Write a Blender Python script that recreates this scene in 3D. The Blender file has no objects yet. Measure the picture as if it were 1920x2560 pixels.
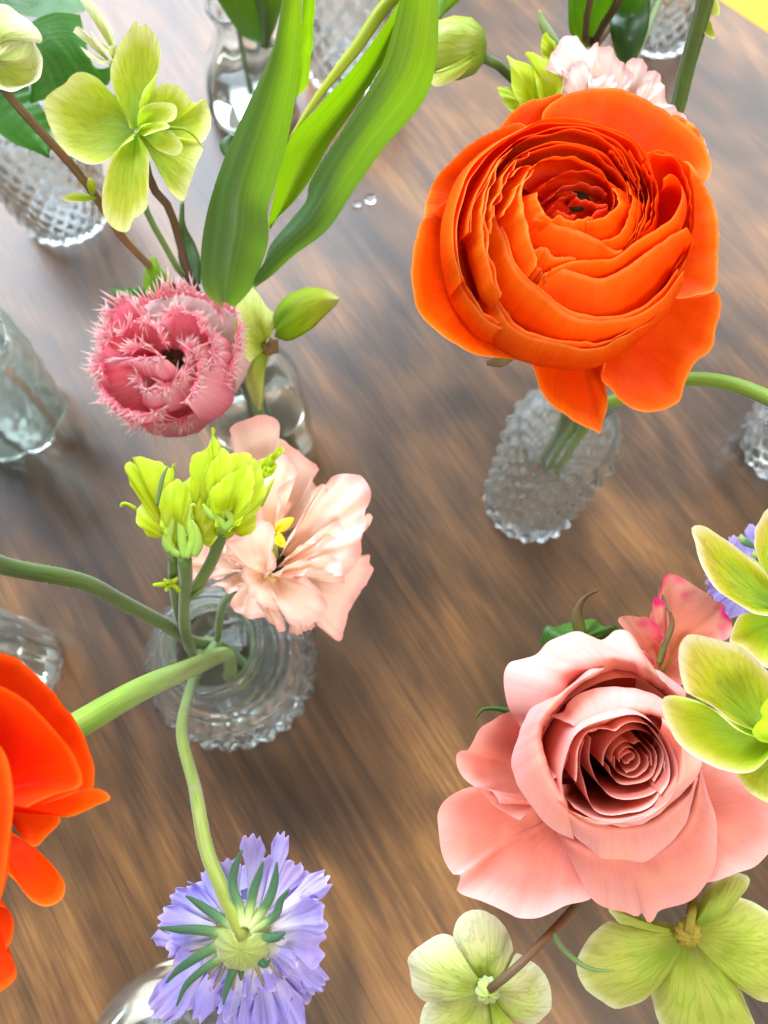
import bpy, math, random
import numpy as np
from mathutils import Vector

# ------------------------------------------------------------------ camera
H = .45
TILT = math.radians(18.2)
F, CX, CY = 1920., 960., 1280.
sc = bpy.context.scene
COL = sc.collection
cam = bpy.data.cameras.new('camera')
cam.sensor_fit = 'VERTICAL'; cam.sensor_height = 36.0; cam.sensor_width = 27.0
cam.lens = 36.0 * F / 2560.0
cam.clip_start = .01; cam.clip_end = 60
cam.dof.use_dof = True; cam.dof.focus_distance = .212; cam.dof.aperture_fstop = 13.0
cam_ob = bpy.data.objects.new('camera', cam); COL.objects.link(cam_ob)
cam_ob.location = (0, 0, H); cam_ob.rotation_euler = (TILT, 0, 0)
sc.camera = cam_ob

# ------------------------------------------------------------------ world and lamps
w = bpy.data.worlds.new('World'); sc.world = w; w.use_nodes = True
bg = w.node_tree.nodes['Background']
bg.inputs[0].default_value = (.92, .93, .95, 1); bg.inputs[1].default_value = .36

def area(name, loc, target, sx, sy, power, col):
    l = bpy.data.lights.new(name, 'AREA'); l.shape = 'RECTANGLE'; l.size = sx; l.size_y = sy
    l.energy = power; l.color = col
    o = bpy.data.objects.new(name, l); COL.objects.link(o); o.location = loc
    o.rotation_euler = (Vector(target) - Vector(loc)).to_track_quat('-Z', 'Y').to_euler()
    return o
area('window_light', (-1.05, 1.95, 1.75), (0, .1, .1), 2.3, 1.6, 175, (.74, .86, 1.0))
area('window_light', (1.5, 2.5, 2.0), (0, .15, .1), 1.8, 1.6, 70, (.86, .92, 1.0))
area('room_fill_light', (.55, -1.25, 1.75), (0, .05, .15), .9, .7, 30, (1.0, .94, .85))  # unseen fill lamp added on the camera side to brighten the flower fronts
for i, (x, y, z) in enumerate([(-.35, .55, 1.5), (.3, .1, 1.7), (.45, .35, 1.6)]):
    l = bpy.data.lights.new('warm_bulb', 'POINT'); l.energy = 4.5; l.shadow_soft_size = .02; l.color = (1, .62, .25)
    o = bpy.data.objects.new('warm_bulb', l); COL.objects.link(o); o.location = (x, y, z)

vs = sc.view_settings
vs.view_transform = 'Standard'; vs.look = 'None'; vs.gamma = 1; vs.exposure = .40
cy = sc.cycles
cy.use_denoising = True
try: cy.denoiser = 'OPENIMAGEDENOISE'
except Exception: pass
cy.max_bounces = 14; cy.diffuse_bounces = 5; cy.glossy_bounces = 5; cy.transmission_bounces = 12; cy.transparent_max_bounces = 12
cy.caustics_refractive = True; cy.caustics_reflective = False; cy.blur_glossy = .6
cy.sample_clamp_indirect = 20; cy.sample_clamp_direct = 0

# ------------------------------------------------------------------ helpers
ct, st = math.cos(TILT), math.sin(TILT)
def DW(x, y, d):
    """point at distance d (along the optical axis) seen at source pixel x, y of the photograph"""
    vx = (x - CX) / F; vy = -(y - CY) / F; vz = -1.0
    return np.array([vx * d, (vy * ct - vz * st) * d, H + (vy * st + vz * ct) * d])
def HW(x, y, h):
    vx = (x - CX) / F; vy = -(y - CY) / F; vz = -1.0
    r = np.array([vx, vy * ct - vz * st, vy * st + vz * ct])
    return np.array([0, 0, H]) + r * ((H - h) / -r[2])
VIEW = np.array([0, -st, ct])        # direction from the scene back to the camera
# regions of the photograph in which outlines were read: origin and magnification
REG = dict(A=(1000, 100, 1.9988), B=(1090, 1400, 1.9988), C=(200, 980, 1.9988), D=(0, 0, 1.9988), E=(500, 0, 2.676),
           F=(0, 1600, 2.304), G=(300, 2000, 2.765), H=(1000, 2200, 1.803), I=(1620, 1220, 2.457), J=(1650, 0, 6.144),
           K=(960, 0, 1.728), S=(0, 0, .864))
def PX(reg, x, y):
    ox, oy, k = REG[reg]; return ox + x / k, oy + y / k
def R(reg, d, s):
    """'x,y x,y,o ...' -> world points; o = millimetres nearer to the camera than depth d"""
    out = []
    for t in s.split():
        v = [float(a) for a in t.split(',')]
        x, y = PX(reg, v[0], v[1])
        out.append(DW(x, y, d - (v[2] / 1000 if len(v) > 2 else 0)))
    return np.array(out)
def P(reg, x, y, d): return DW(*PX(reg, x, y), d)

def spline(pts, n):
    """Catmull-Rom through pts, n samples by chord length"""
    pts = np.asarray(pts, float)
    if len(pts) == 1: return np.repeat(pts, n, 0)
    if len(pts) == 2:
        t = np.linspace(0, 1, n)[:, None]; return pts[0] * (1 - t) + pts[1] * t
    seg = np.sqrt(np.linalg.norm(np.diff(pts, axis=0), axis=1)) + 1e-9
    tt = np.concatenate([[0], np.cumsum(seg)])
    m = np.zeros_like(pts)
    for i in range(len(pts)):
        if i == 0: m[i] = (pts[1] - pts[0]) / seg[0]
        elif i == len(pts) - 1: m[i] = (pts[-1] - pts[-2]) / seg[-1]
        else:
            a, b = seg[i - 1], seg[i]
            m[i] = ((pts[i] - pts[i - 1]) / a * b + (pts[i + 1] - pts[i]) / b * a) / (a + b)
    dense = []
    for i in range(len(pts) - 1):
        h = seg[i]
        for s in np.linspace(0, 1, 14, endpoint=(i == len(pts) - 2)):
            s2, s3 = s * s, s * s * s
            dense.append((2 * s3 - 3 * s2 + 1) * pts[i] + (s3 - 2 * s2 + s) * h * m[i] + (-2 * s3 + 3 * s2) * pts[i + 1] + (s3 - s2) * h * m[i + 1])
    dense = np.array(dense)
    L = np.concatenate([[0], np.cumsum(np.linalg.norm(np.diff(dense, axis=0), axis=1))])
    t = np.linspace(0, L[-1], n)
    return np.stack([np.interp(t, L, dense[:, k]) for k in range(3)], 1)

def wob(seed, k=5):
    r = random.Random(seed); c = [(r.uniform(.5, 1.6), r.uniform(0, 6.28), r.uniform(.4, 1)) for _ in range(k)]
    def f(t):
        t = np.asarray(t, float); return sum(a * np.sin(6.28 * q * t + p) for q, p, a in c) / k * 1.6
    return f

def mk(name, verts, faces, mat, parent=None, uvs=None, smooth=True):
    me = bpy.data.meshes.new(name)
    off = np.array(parent['_base']) if parent is not None and '_base' in parent else np.zeros(3)
    me.from_pydata([tuple(p) for p in (np.asarray(verts) - off)], [], faces)
    if uvs is not None:
        lay = me.uv_layers.new(name='UVMap')
        idx = np.zeros(len(me.loops), int); me.loops.foreach_get('vertex_index', idx)
        lay.data.foreach_set('uv', np.asarray(uvs, float)[idx].ravel())
    if smooth: me.polygons.foreach_set('use_smooth', np.ones(len(me.polygons), bool))
    me.materials.append(mat)
    o = bpy.data.objects.new(name, me); COL.objects.link(o)
    if parent is not None:
        o.parent = parent; o['_base'] = list(off)
    return o

def thing(name, label, cat, base, group=None):
    o = bpy.data.objects.new(name, None); COL.objects.link(o)
    o.empty_display_size = .01
    o.location = tuple(base); o['_base'] = [float(a) for a in base]
    o['label'] = label; o['category'] = cat
    if group: o['group'] = group
    return o

def gridfaces(nu, nv, closed=False):
    f = []
    for j in range(nv - 1):
        for i in range(nu if closed else nu - 1):
            a = j * nu + i; b = j * nu + (i + 1) % nu
            f.append((a, b, b + nu, a + nu))
    return f

SEED = [100]
def loft(name, parent, mat, rails, nu=30, nv=16, ruf=0., rf=3., jag=0., jf=14., swap=False, crease=0., thick=0., pw=1.6, seed=None):
    """surface through rails (first = base, last = free edge)"""
    if seed is None: SEED[0] += 1; seed = SEED[0]
    rl = [np.asarray(r, float) for r in rails]
    S = [spline(r, nu) for r in rl]
    if len(rl[0]) == 1:
        S[0] = S[0] + (S[1] - S[0]) * .05
    S = np.array(S)                              # rails x nu x 3
    n = len(S)
    seg = [np.mean(np.linalg.norm(S[i + 1] - S[i], axis=1)) + 1e-9 for i in range(n - 1)]
    T = np.concatenate([[0], np.cumsum(seg)])
    G = np.zeros((nv, nu, 3)); vv = np.linspace(0, 1, nv)
    if n == 2:
        G = S[0][None] * (1 - vv)[:, None, None] + S[1][None] * vv[:, None, None]
    else:
        m = np.zeros_like(S)
        for i in range(n):
            if i == 0: m[i] = (S[1] - S[0]) / seg[0]
            elif i == n - 1: m[i] = (S[-1] - S[-2]) / seg[-1]
            else: m[i] = ((S[i] - S[i - 1]) / seg[i - 1] * seg[i] + (S[i + 1] - S[i]) / seg[i] * seg[i - 1]) / (seg[i] + seg[i - 1])
        for k, v in enumerate(vv):
            t = v * T[-1]; i = min(int(np.searchsorted(T, t, 'right')) - 1, n - 2)
            h = seg[i]; s = (t - T[i]) / h; s2, s3 = s * s, s ** 3
            G[k] = (2 * s3 - 3 * s2 + 1) * S[i] + (s3 - 2 * s2 + s) * h * m[i] + (-2 * s3 + 3 * s2) * S[i + 1] + (s3 - s2) * h * m[i + 1]
    u = np.linspace(0, 1, nu)
    du = np.gradient(G, axis=1); dv = np.gradient(G, axis=0)
    N = np.cross(du, dv); N /= (np.linalg.norm(N, axis=2, keepdims=True) + 1e-12)
    wv = (vv ** pw)[:, None]
    if ruf:
        f1, f2 = wob(seed), wob(seed + 7)
        d = ruf * wv * (f1(u * rf)[None, :] + .45 * f2(u * rf * 2.3)[None, :])
        G = G + N * d[..., None]
    # broad undulation so that no petal is a perfect sheet
    f3, f4 = wob(seed + 3, 3), wob(seed + 4, 3)
    ext = T[-1]
    G = G + N * (ext * .012 * (f3(u * 2)[None, :] * f4(vv * 1.5)[:, None]))[..., None]
    if crease:
        c = np.exp(-((u - .5) / .05) ** 2)[None, :] * np.sin(np.pi * np.clip(vv, 0, 1))[:, None]
        G = G + N * (crease * c)[..., None]
    if jag:
        f5 = wob(seed + 5, 7); f6 = wob(seed + 6, 7)
        e = f5(u * jf) + .6 * f6(u * jf * 2.7)
        L = np.linalg.norm(dv[-1], axis=1, keepdims=True) + 1e-9
        d = dv[-1] / L * (jag * e)[:, None]
        G = G + (vv ** 6)[:, None, None] * d[None]
    UV = np.stack(np.broadcast_arrays(u[None, :], vv[:, None]), 2)
    if swap: UV = UV[..., ::-1]
    V = G.reshape(-1, 3)
    o = mk(name, V, gridfaces(nu, nv), mat, parent, UV.reshape(-1, 2))
    if thick:
        mo = o.modifiers.new('thickness', 'SOLIDIFY'); mo.thickness = thick; mo.offset = 0
    o['_edge'] = 0
    return o

def fan(name, parent, mat, outline, base, cup=0., nu=40, nv=14, tip=0., **kw):
    """flat-ish petal: traced outline, drawn from its base point; cup = metres the middle lies further from the camera"""
    o = np.asarray(outline, float); b = np.asarray(base, float).reshape(1, 3)
    n = len(o); tt = np.linspace(0, 1, n)
    rim = o + VIEW[None] * (tip * np.sin(np.pi * tt) ** 2)[:, None]
    mid = b + (rim - b) * .55 - VIEW[None] * (cup * np.sin(np.pi * tt) ** .7)[:, None]
    return loft(name, parent, mat, [b, mid, rim], nu=nu, nv=nv, **kw)

def shell(name, parent, mat, rim, C, base, out=.008, drop=.008, nu=44, nv=18, fan_out=0, **kw):
    """cupped petal: rim curve; the wall swells away from the flower axis C by out, drop below the rim, then runs to the base"""
    rim = np.asarray(rim, float)
    n = len(rim); rel = rim - C[None]
    rel = rel - VIEW[None] * (rel @ VIEW)[:, None]
    rl = np.linalg.norm(rel, axis=1, keepdims=True); od = rel / (rl + 1e-9)
    tt = np.linspace(0, 1, n)[:, None]
    prof = .55 + .45 * np.sin(np.pi * tt)
    belly = rim + od * out * prof - VIEW[None] * drop
    return loft(name, parent, mat, [np.asarray(base).reshape(1, 3), belly, rim], nu=nu, nv=nv, **kw)

def tube(name, parent, mat, pts, radii, n=12, seg=40, rib=0., ribn=8, cap=True):
    pts = np.asarray(pts, float); c = spline(pts, seg)
    tt = np.linspace(0, 1, len(radii)); rr = np.interp(np.linspace(0, 1, seg), tt, radii)
    T = np.gradient(c, axis=0); T /= np.linalg.norm(T, axis=1, keepdims=True) + 1e-12
    up = VIEW.copy()
    if abs(T[0] @ up) > .9: up = np.array([1., 0, 0])
    V = []; UV = []
    nrm = up - T[0] * (T[0] @ up); nrm /= np.linalg.norm(nrm)
    for i in range(seg):
        nrm = nrm - T[i] * (T[i] @ nrm); nrm /= np.linalg.norm(nrm) + 1e-12
        b = np.cross(T[i], nrm)
        for k in range(n):
            a = 2 * math.pi * k / n
            r = rr[i] * (1 + rib * math.cos(a * ribn))
            V.append(c[i] + r * (math.cos(a) * nrm + math.sin(a) * b)); UV.append((k / n, i / seg))
    f = gridfaces(n, seg, True)
    if cap:
        f.append(tuple(range(n - 1, -1, -1))); f.append(tuple(range((seg - 1) * n, seg * n)))
    return mk(name, V, f, mat, parent, UV)

def blade(name, parent, mat, pts, widths, fold=.25, seg=24, nx=7, twist=0., thick=.0005, arch=0):
    """narrow leaf or bract along pts; widths in metres (full)"""
    c = spline(pts, seg)
    tt = np.linspace(0, 1, len(widths)); ww = np.interp(np.linspace(0, 1, seg), tt, widths)
    T = np.gradient(c, axis=0); T /= np.linalg.norm(T, axis=1, keepdims=True) + 1e-12
    V = []; UV = []
    for i in range(seg):
        side = np.cross(VIEW, T[i]); L = np.linalg.norm(side)
        side = side / L if L > 1e-5 else np.array([1., 0, 0])
        nn = np.cross(T[i], side)
        a = twist * i / seg
        s2 = side * math.cos(a) + nn * math.sin(a); n2 = nn * math.cos(a) - side * math.sin(a)
        for k in range(nx):
            q = k / (nx - 1) * 2 - 1
            V.append(c[i] + s2 * q * ww[i] / 2 + n2 * (-fold * ww[i] * q * q)); UV.append((k / (nx - 1), i / (seg - 1)))
    o = mk(name, V, gridfaces(nx, seg), mat, parent, UV)
    mo = o.modifiers.new('thickness', 'SOLIDIFY'); mo.thickness = thick; mo.offset = 0
    return o

def lathe(name, parent, mat, center, prof, n=32, axis=None, bump=None, uv=True):
    """prof: list of (r, z) along axis"""
    ax = np.array([0, 0, 1.]) if axis is None else np.asarray(axis, float) / np.linalg.norm(axis)
    t = np.array([1., 0, 0]) if abs(ax[0]) < .8 else np.array([0, 1., 0])
    a1 = np.cross(ax, t); a1 /= np.linalg.norm(a1); a2 = np.cross(ax, a1)
    V = []; UV = []
    for j, (r, z) in enumerate(prof):
        for k in range(n):
            a = 2 * math.pi * k / n
            rr = r + (bump(a, j / (len(prof) - 1)) if bump and r > 1e-5 else 0)
            V.append(np.asarray(center) + ax * z + rr * (math.cos(a) * a1 + math.sin(a) * a2)); UV.append((k / n, j / (len(prof) - 1)))
    return mk(name, V, gridfaces(n, len(prof), True), mat, parent, UV)

# ------------------------------------------------------------------ materials
def nodes(name):
    m = bpy.data.materials.new(name); m.use_nodes = True
    nt = m.node_tree; nt.nodes.clear()
    out = nt.nodes.new('ShaderNodeOutputMaterial')
    return m, nt, out
def N(nt, t, **kw):
    n = nt.nodes.new(t)
    for k, v in kw.items(): setattr(n, k, v)
    return n
def ramp(nt, stops, interp='LINEAR'):
    r = N(nt, 'ShaderNodeValToRGB'); e = r.color_ramp.elements; r.color_ramp.interpolation = interp
    while len(e) > 1: e.remove(e[0])
    e[0].position, e[0].color = stops[0][0], (*stops[0][1], 1)
    for p, c in stops[1:]:
        x = e.new(p); x.color = (*c, 1)
    return r
def mixc(nt, a, b, fac, mode='MIX'):
    m = N(nt, 'ShaderNodeMix', data_type='RGBA', blend_type=mode)
    for s, v in ((m.inputs[0], fac), (m.inputs[6], a), (m.inputs[7], b)):
        if hasattr(v, 'links') or hasattr(v, 'is_linked'): nt.links.new(v, s)
        elif isinstance(v, (int, float)): s.default_value = v
        else: s.default_value = (*v, 1)
    return m.outputs[2]

def plant(name, stops, transl=.35, tcol=None, streak=.25, sx=22., sy=1.6, rough=.5, spec=.35, veins=None, vcol=(.2, .3, .02), vamt=.6,
          mottle=.12, mcol=None, bump=.15, rnd=.1, patch=None, pcol=None, coat=0., sheen=0.):
    """thin vegetable tissue; colour runs along V (base to edge), fine fibres along V"""
    m, nt, out = nodes(name); L = nt.links.new
    uv = N(nt, 'ShaderNodeUVMap'); sep = N(nt, 'ShaderNodeSeparateXYZ'); L(uv.outputs[0], sep.inputs[0])
    rp = ramp(nt, stops)
    geo = N(nt, 'ShaderNodeTexCoord'); oi = N(nt, 'ShaderNodeObjectInfo')
    # soften the ramp with noise
    nz = N(nt, 'ShaderNodeTexNoise'); nz.inputs['Scale'].default_value = 140; nz.inputs['Detail'].default_value = 4
    L(geo.outputs['Object'], nz.inputs['Vector'])
    sb = N(nt, 'ShaderNodeMath', operation='SUBTRACT'); L(nz.outputs[0], sb.inputs[0]); sb.inputs[1].default_value = .5
    iv = N(nt, 'ShaderNodeMath', operation='SUBTRACT'); iv.inputs[0].default_value = 1.0; L(sep.outputs[1], iv.inputs[1])
    am = N(nt, 'ShaderNodeMath', operation='MULTIPLY'); L(iv.outputs[0], am.inputs[0]); am.inputs[1].default_value = .55
    ad = N(nt, 'ShaderNodeMath', operation='MULTIPLY_ADD'); L(sb.outputs[0], ad.inputs[0]); L(am.outputs[0], ad.inputs[1]); L(sep.outputs[1], ad.inputs[2])
    L(ad.outputs[0], rp.inputs[0])
    # fibres
    cmb = N(nt, 'ShaderNodeCombineXYZ')
    mu = N(nt, 'ShaderNodeMath', operation='MULTIPLY'); L(sep.outputs[0], mu.inputs[0]); mu.inputs[1].default_value = sx
    mv = N(nt, 'ShaderNodeMath', operation='MULTIPLY'); L(sep.outputs[1], mv.inputs[0]); mv.inputs[1].default_value = sy
    mr = N(nt, 'ShaderNodeMath', operation='MULTIPLY'); L(oi.outputs['Random'], mr.inputs[0]); mr.inputs[1].default_value = 40
    L(mu.outputs[0], cmb.inputs[0]); L(mv.outputs[0], cmb.inputs[1]); L(mr.outputs[0], cmb.inputs[2])
    fb = N(nt, 'ShaderNodeTexNoise'); fb.inputs['Scale'].default_value = 2.2; fb.inputs['Detail'].default_value = 5; fb.inputs['Roughness'].default_value = .65
    L(cmb.outputs[0], fb.inputs['Vector'])
    fr = N(nt, 'ShaderNodeMapRange'); L(fb.outputs[0], fr.inputs[0]); fr.inputs[1].default_value = .32; fr.inputs[2].default_value = .68
    fr.inputs[3].default_value = 1 - streak; fr.inputs[4].default_value = 1 + streak * .35
    col = mixc(nt, rp.outputs[0], (1, 1, 1), 0.0)
    g = N(nt, 'ShaderNodeCombineColor')
    for k in range(3): L(fr.outputs[0], g.inputs[k])
    col = mixc(nt, rp.outputs[0], g.outputs[0], 1.0, 'MULTIPLY')
    hgt = fb.outputs[0]
    if mcol is not None:
        n2 = N(nt, 'ShaderNodeTexNoise'); n2.inputs['Scale'].default_value = 75; n2.inputs['Detail'].default_value = 3
        L(geo.outputs['Object'], n2.inputs['Vector'])
        r2 = N(nt, 'ShaderNodeMapRange'); L(n2.outputs[0], r2.inputs[0]); r2.inputs[1].default_value = .48; r2.inputs[2].default_value = .68; r2.inputs[4].default_value = mottle
        col = mixc(nt, col, mcol, r2.outputs[0])
    if veins:
        vn = N(nt, 'ShaderNodeTexNoise'); vn.inputs['Scale'].default_value = 1.0; vn.inputs['Detail'].default_value = 1.5; vn.inputs['Distortion'].default_value = .35
        c2 = N(nt, 'ShaderNodeCombineXYZ')
        m1 = N(nt, 'ShaderNodeMath', operation='MULTIPLY'); L(sep.outputs[0], m1.inputs[0]); m1.inputs[1].default_value = veins
        m2 = N(nt, 'ShaderNodeMath', operation='MULTIPLY'); L(sep.outputs[1], m2.inputs[0]); m2.inputs[1].default_value = 2.6
        L(m1.outputs[0], c2.inputs[0]); L(m2.outputs[0], c2.inputs[1]); L(mr.outputs[0], c2.inputs[2]); L(c2.outputs[0], vn.inputs['Vector'])
        a = N(nt, 'ShaderNodeMath', operation='SUBTRACT'); L(vn.outputs[0], a.inputs[0]); a.inputs[1].default_value = .5
        b = N(nt, 'ShaderNodeMath', operation='ABSOLUTE'); L(a.outputs[0], b.inputs[0])
        c = N(nt, 'ShaderNodeMapRange'); L(b.outputs[0], c.inputs[0]); c.inputs[1].default_value = 0; c.inputs[2].default_value = .055; c.inputs[3].default_value = 1; c.inputs[4].default_value = 0
        fd = N(nt, 'ShaderNodeMapRange'); L(sep.outputs[1], fd.inputs[0]); fd.inputs[1].default_value = .15; fd.inputs[2].default_value = .95; fd.inputs[3].default_value = vamt; fd.inputs[4].default_value = vamt * .25
        d = N(nt, 'ShaderNodeMath', operation='MULTIPLY'); L(c.outputs[0], d.inputs[0]); L(fd.outputs[0], d.inputs[1])
        col = mixc(nt, col, vcol, d.outputs[0])
        hg = N(nt, 'ShaderNodeMath', operation='SUBTRACT'); L(fb.outputs[0], hg.inputs[0]); L(d.outputs[0], hg.inputs[1]); hgt = hg.outputs[0]
    if patch is not None:      # coloured blotches near the edge
        n3 = N(nt, 'ShaderNodeTexNoise'); n3.inputs['Scale'].default_value = patch; n3.inputs['Detail'].default_value = 2
        L(geo.outputs['Object'], n3.inputs['Vector'])
        r3 = N(nt, 'ShaderNodeMapRange'); L(n3.outputs[0], r3.inputs[0]); r3.inputs[1].default_value = .55; r3.inputs[2].default_value = .66
        r4 = N(nt, 'ShaderNodeMapRange'); L(sep.outputs[1], r4.inputs[0]); r4.inputs[1].default_value = .55; r4.inputs[2].default_value = .85
        d = N(nt, 'ShaderNodeMath', operation='MULTIPLY'); L(r3.outputs[0], d.inputs[0]); L(r4.outputs[0], d.inputs[1])
        col = mixc(nt, col, pcol, d.outputs[0])
    # a little individual tone
    hs = N(nt, 'ShaderNodeHueSaturation'); L(col, hs.inputs['Color'])
    vr = N(nt, 'ShaderNodeMapRange'); L(oi.outputs['Random'], vr.inputs[0]); vr.inputs[3].default_value = 1 - rnd; vr.inputs[4].default_value = 1 + rnd
    L(vr.outputs[0], hs.inputs['Value'])
    col = hs.outputs[0]
    pb = N(nt, 'ShaderNodeBsdfPrincipled'); L(col, pb.inputs['Base Color']); pb.inputs['Roughness'].default_value = rough
    pb.inputs['Specular IOR Level'].default_value = spec; pb.inputs['Coat Weight'].default_value = coat; pb.inputs['Coat Roughness'].default_value = .3
    if sheen: pb.inputs['Sheen Weight'].default_value = sheen; pb.inputs['Sheen Roughness'].default_value = .5
    bp = N(nt, 'ShaderNodeBump'); bp.inputs['Strength'].default_value = bump; bp.inputs['Distance'].default_value = .0006
    L(hgt, bp.inputs['Height']); L(bp.outputs[0], pb.inputs['Normal'])
    if transl:
        tr = N(nt, 'ShaderNodeBsdfTranslucent')
        if tcol is None: L(col, tr.inputs[0])
        else:
            tc = mixc(nt, col, tcol, .6); L(tc, tr.inputs[0])
        L(bp.outputs[0], tr.inputs['Normal'])
        mx = N(nt, 'ShaderNodeMixShader'); mx.inputs[0].default_value = transl
        L(pb.outputs[0], mx.inputs[1]); L(tr.outputs[0], mx.inputs[2]); L(mx.outputs[0], out.inputs[0])
    else: L(pb.outputs[0], out.inputs[0])
    return m

M = {}
M['ranunculus'] = plant('orange_petal', [(0, (.74, .026, .0)), (.5, (.84, .040, .0)), (.88, (.90, .078, .0)), (.97, (.95, .17, .005)), (.99, (.97, .30, .05))], transl=.27, tcol=(1, .04, .0), streak=.12, sx=30, rough=.5, spec=.12, bump=.25, rnd=.06, mottle=.5, mcol=(.88, .13, .0))
M['ranunculus_core'] = plant('pale_orange_petal', [(0, (.70, .035, .004)), (.6, (.80, .065, .012)), (.93, (.86, .12, .03)), (1, (.94, .32, .16))], transl=.25, tcol=(1, .06, .01), streak=.12, sx=24, rough=.5, spec=.12, bump=.2)
M['ranunculus_red'] = plant('orange_red_petal', [(0, (.62, .012, .0)), (.6, (.74, .022, .0)), (.93, (.84, .055, .0)), (1, (.92, .15, .01))], transl=.36, tcol=(1, .03, .0), streak=.10, sx=30, rough=.5, spec=.12, bump=.25, rnd=.06, mottle=.3, mcol=(.97, .07, .0))
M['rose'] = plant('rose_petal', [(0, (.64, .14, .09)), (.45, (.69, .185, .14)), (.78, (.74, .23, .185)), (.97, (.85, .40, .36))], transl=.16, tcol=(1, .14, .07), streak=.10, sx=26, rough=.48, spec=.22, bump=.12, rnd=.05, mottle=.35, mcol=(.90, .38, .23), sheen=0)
M['rose_core'] = plant('rose_core_shaded_petal', [(0, (.30, .03, .022)), (.6, (.44, .065, .048)), (.9, (.60, .13, .095)), (.97, (.78, .27, .21)), (.99, (.92, .52, .44))], transl=.06, tcol=(1, .10, .05), streak=.08, sx=26, rough=.45, spec=.3, bump=.1, rnd=.05)  # deeper red core; darkening toward the base paints in the cup's shade
M['sweet'] = plant('pink_petal', [(0, (.50, .36, .05)), (.25, (.82, .30, .16)), (.7, (.92, .34, .26)), (1, (.94, .44, .36))], spec=.2, transl=.35, streak=.10, rough=.45, bump=.15, patch=70, pcol=(.88, .03, .22))
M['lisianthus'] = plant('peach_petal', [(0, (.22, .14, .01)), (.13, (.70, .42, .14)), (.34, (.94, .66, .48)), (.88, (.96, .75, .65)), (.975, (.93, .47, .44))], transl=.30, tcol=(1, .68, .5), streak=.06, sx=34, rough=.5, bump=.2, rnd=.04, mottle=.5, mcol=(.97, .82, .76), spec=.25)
M['white_frill'] = plant('blush_petal', [(0, (.75, .55, .40)), (.4, (.88, .62, .56)), (.85, (.93, .78, .72)), (.98, (.90, .52, .52))], transl=.35, streak=.16, sx=40, rough=.5, bump=.25, rnd=.05)
M['chartreuse'] = plant('chartreuse_petal', [(0, (.22, .32, .01)), (.45, (.44, .52, .004)), (.9, (.50, .68, .02)), (1, (.60, .76, .08))], transl=.42, tcol=(.6, .8, .01), streak=.10, sx=18, rough=.42, bump=.1, rnd=.06, mottle=.6, mcol=(.36, .46, .004))
M['hellebore'] = plant('green_sepal', [(0, (.13, .30, .01)), (.35, (.30, .46, .012)), (.8, (.50, .57, .045)), (.97, (.76, .78, .30))], spec=.2, transl=.40, tcol=(.55, .75, .02), streak=.18, sx=26, rough=.45, veins=26, vcol=(.17, .30, .008), vamt=.8, bump=.25)
M['hellebore_warm'] = plant('yellow_green_sepal', [(0, (.14, .34, .05)), (.3, (.36, .58, .04)), (.62, (.56, .62, .04)), (.85, (.74, .60, .14)), (.97, (.88, .80, .58))], spec=.2, transl=.38, tcol=(.6, .75, .02), streak=.14, sx=26, rough=.42, veins=30, vcol=(.16, .26, .01), vamt=.75, bump=.3)
M['hellebore_lime'] = plant('lime_sepal', [(0, (.24, .52, .015)), (.4, (.32, .60, .02)), (.72, (.52, .62, .035)), (.9, (.70, .62, .15)), (.98, (.86, .82, .55))], spec=.2, transl=.42, tcol=(.5, .85, .01), streak=.12, sx=26, rough=.42, veins=26, vcol=(.26, .45, .01), vamt=.5, bump=.25)
M['hellebore_pale'] = plant('pale_sepal', [(0, (.16, .17, .03)), (.25, (.34, .46, .05)), (.6, (.56, .64, .19)), (.97, (.76, .78, .54))], spec=.2, transl=.35, tcol=(.6, .7, .15), streak=.15, sx=24, rough=.5, veins=24, vcol=(.20, .28, .03), vamt=.8, bump=.25, mottle=.4, mcol=(.62, .46, .38))
M['hellebore_olive'] = plant('olive_sepal', [(0, (.08, .12, .01)), (.25, (.26, .38, .02)), (.6, (.50, .60, .09)), (.9, (.62, .66, .18)), (.98, (.78, .84, .48))], spec=.2, transl=.36, tcol=(.5, .6, .03), streak=.15, sx=24, rough=.48, veins=28, vcol=(.24, .34, .02), vamt=.75, bump=.3, mottle=.28, mcol=(.66, .56, .12))
M['tulip_pink'] = plant('tulip_petal', [(0, (.80, .45, .38)), (.3, (.81, .19, .25)), (.75, (.86, .28, .38)), (1, (.92, .52, .56))], spec=.2, transl=.35, tcol=(.95, .15, .2), streak=.2, sx=24, rough=.45, rnd=.08)
M['tulip_white'] = plant('tulip_pale_petal', [(0, (.82, .70, .62)), (.6, (.84, .66, .66)), (1, (.86, .62, .64))], transl=.35, streak=.1, rough=.5)
M['fringe'] = plant('fringe_tissue', [(0, (.84, .16, .27)), (.45, (.90, .42, .48)), (1, (.95, .80, .77))], transl=.3, streak=.05, rough=.45)
M['leaf'] = plant('tulip_leaf', [(0, (.12, .23, .008)), (.35, (.065, .16, .022)), (.7, (.045, .125, .035)), (1, (.05, .14, .045))], transl=.40, tcol=(.42, .72, .0), streak=.5, sx=11, sy=.5, rough=.38, spec=.9, bump=.4, rnd=.05)
M['leaf_bright'] = plant('bright_tulip_leaf', [(0, (.10, .24, .008)), (.5, (.15, .32, .006)), (1, (.22, .40, .01))], transl=.42, tcol=(.42, .72, .0), streak=.4, sx=9, sy=.5, rough=.38, spec=.45, bump=.35)
M['leaf_dark'] = plant('dark_leaf', [(0, (.03, .13, .012)), (1, (.05, .22, .02))], transl=.35, tcol=(.14, .5, .005), streak=.2, sx=14, rough=.38, veins=16, vcol=(.02, .09, .01), vamt=.4, bump=.3)
M['leaf_yellow'] = plant('yellow_stalk', [(0, (.45, .55, .05)), (1, (.62, .66, .08))], transl=.35, streak=.25, rough=.4)
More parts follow.
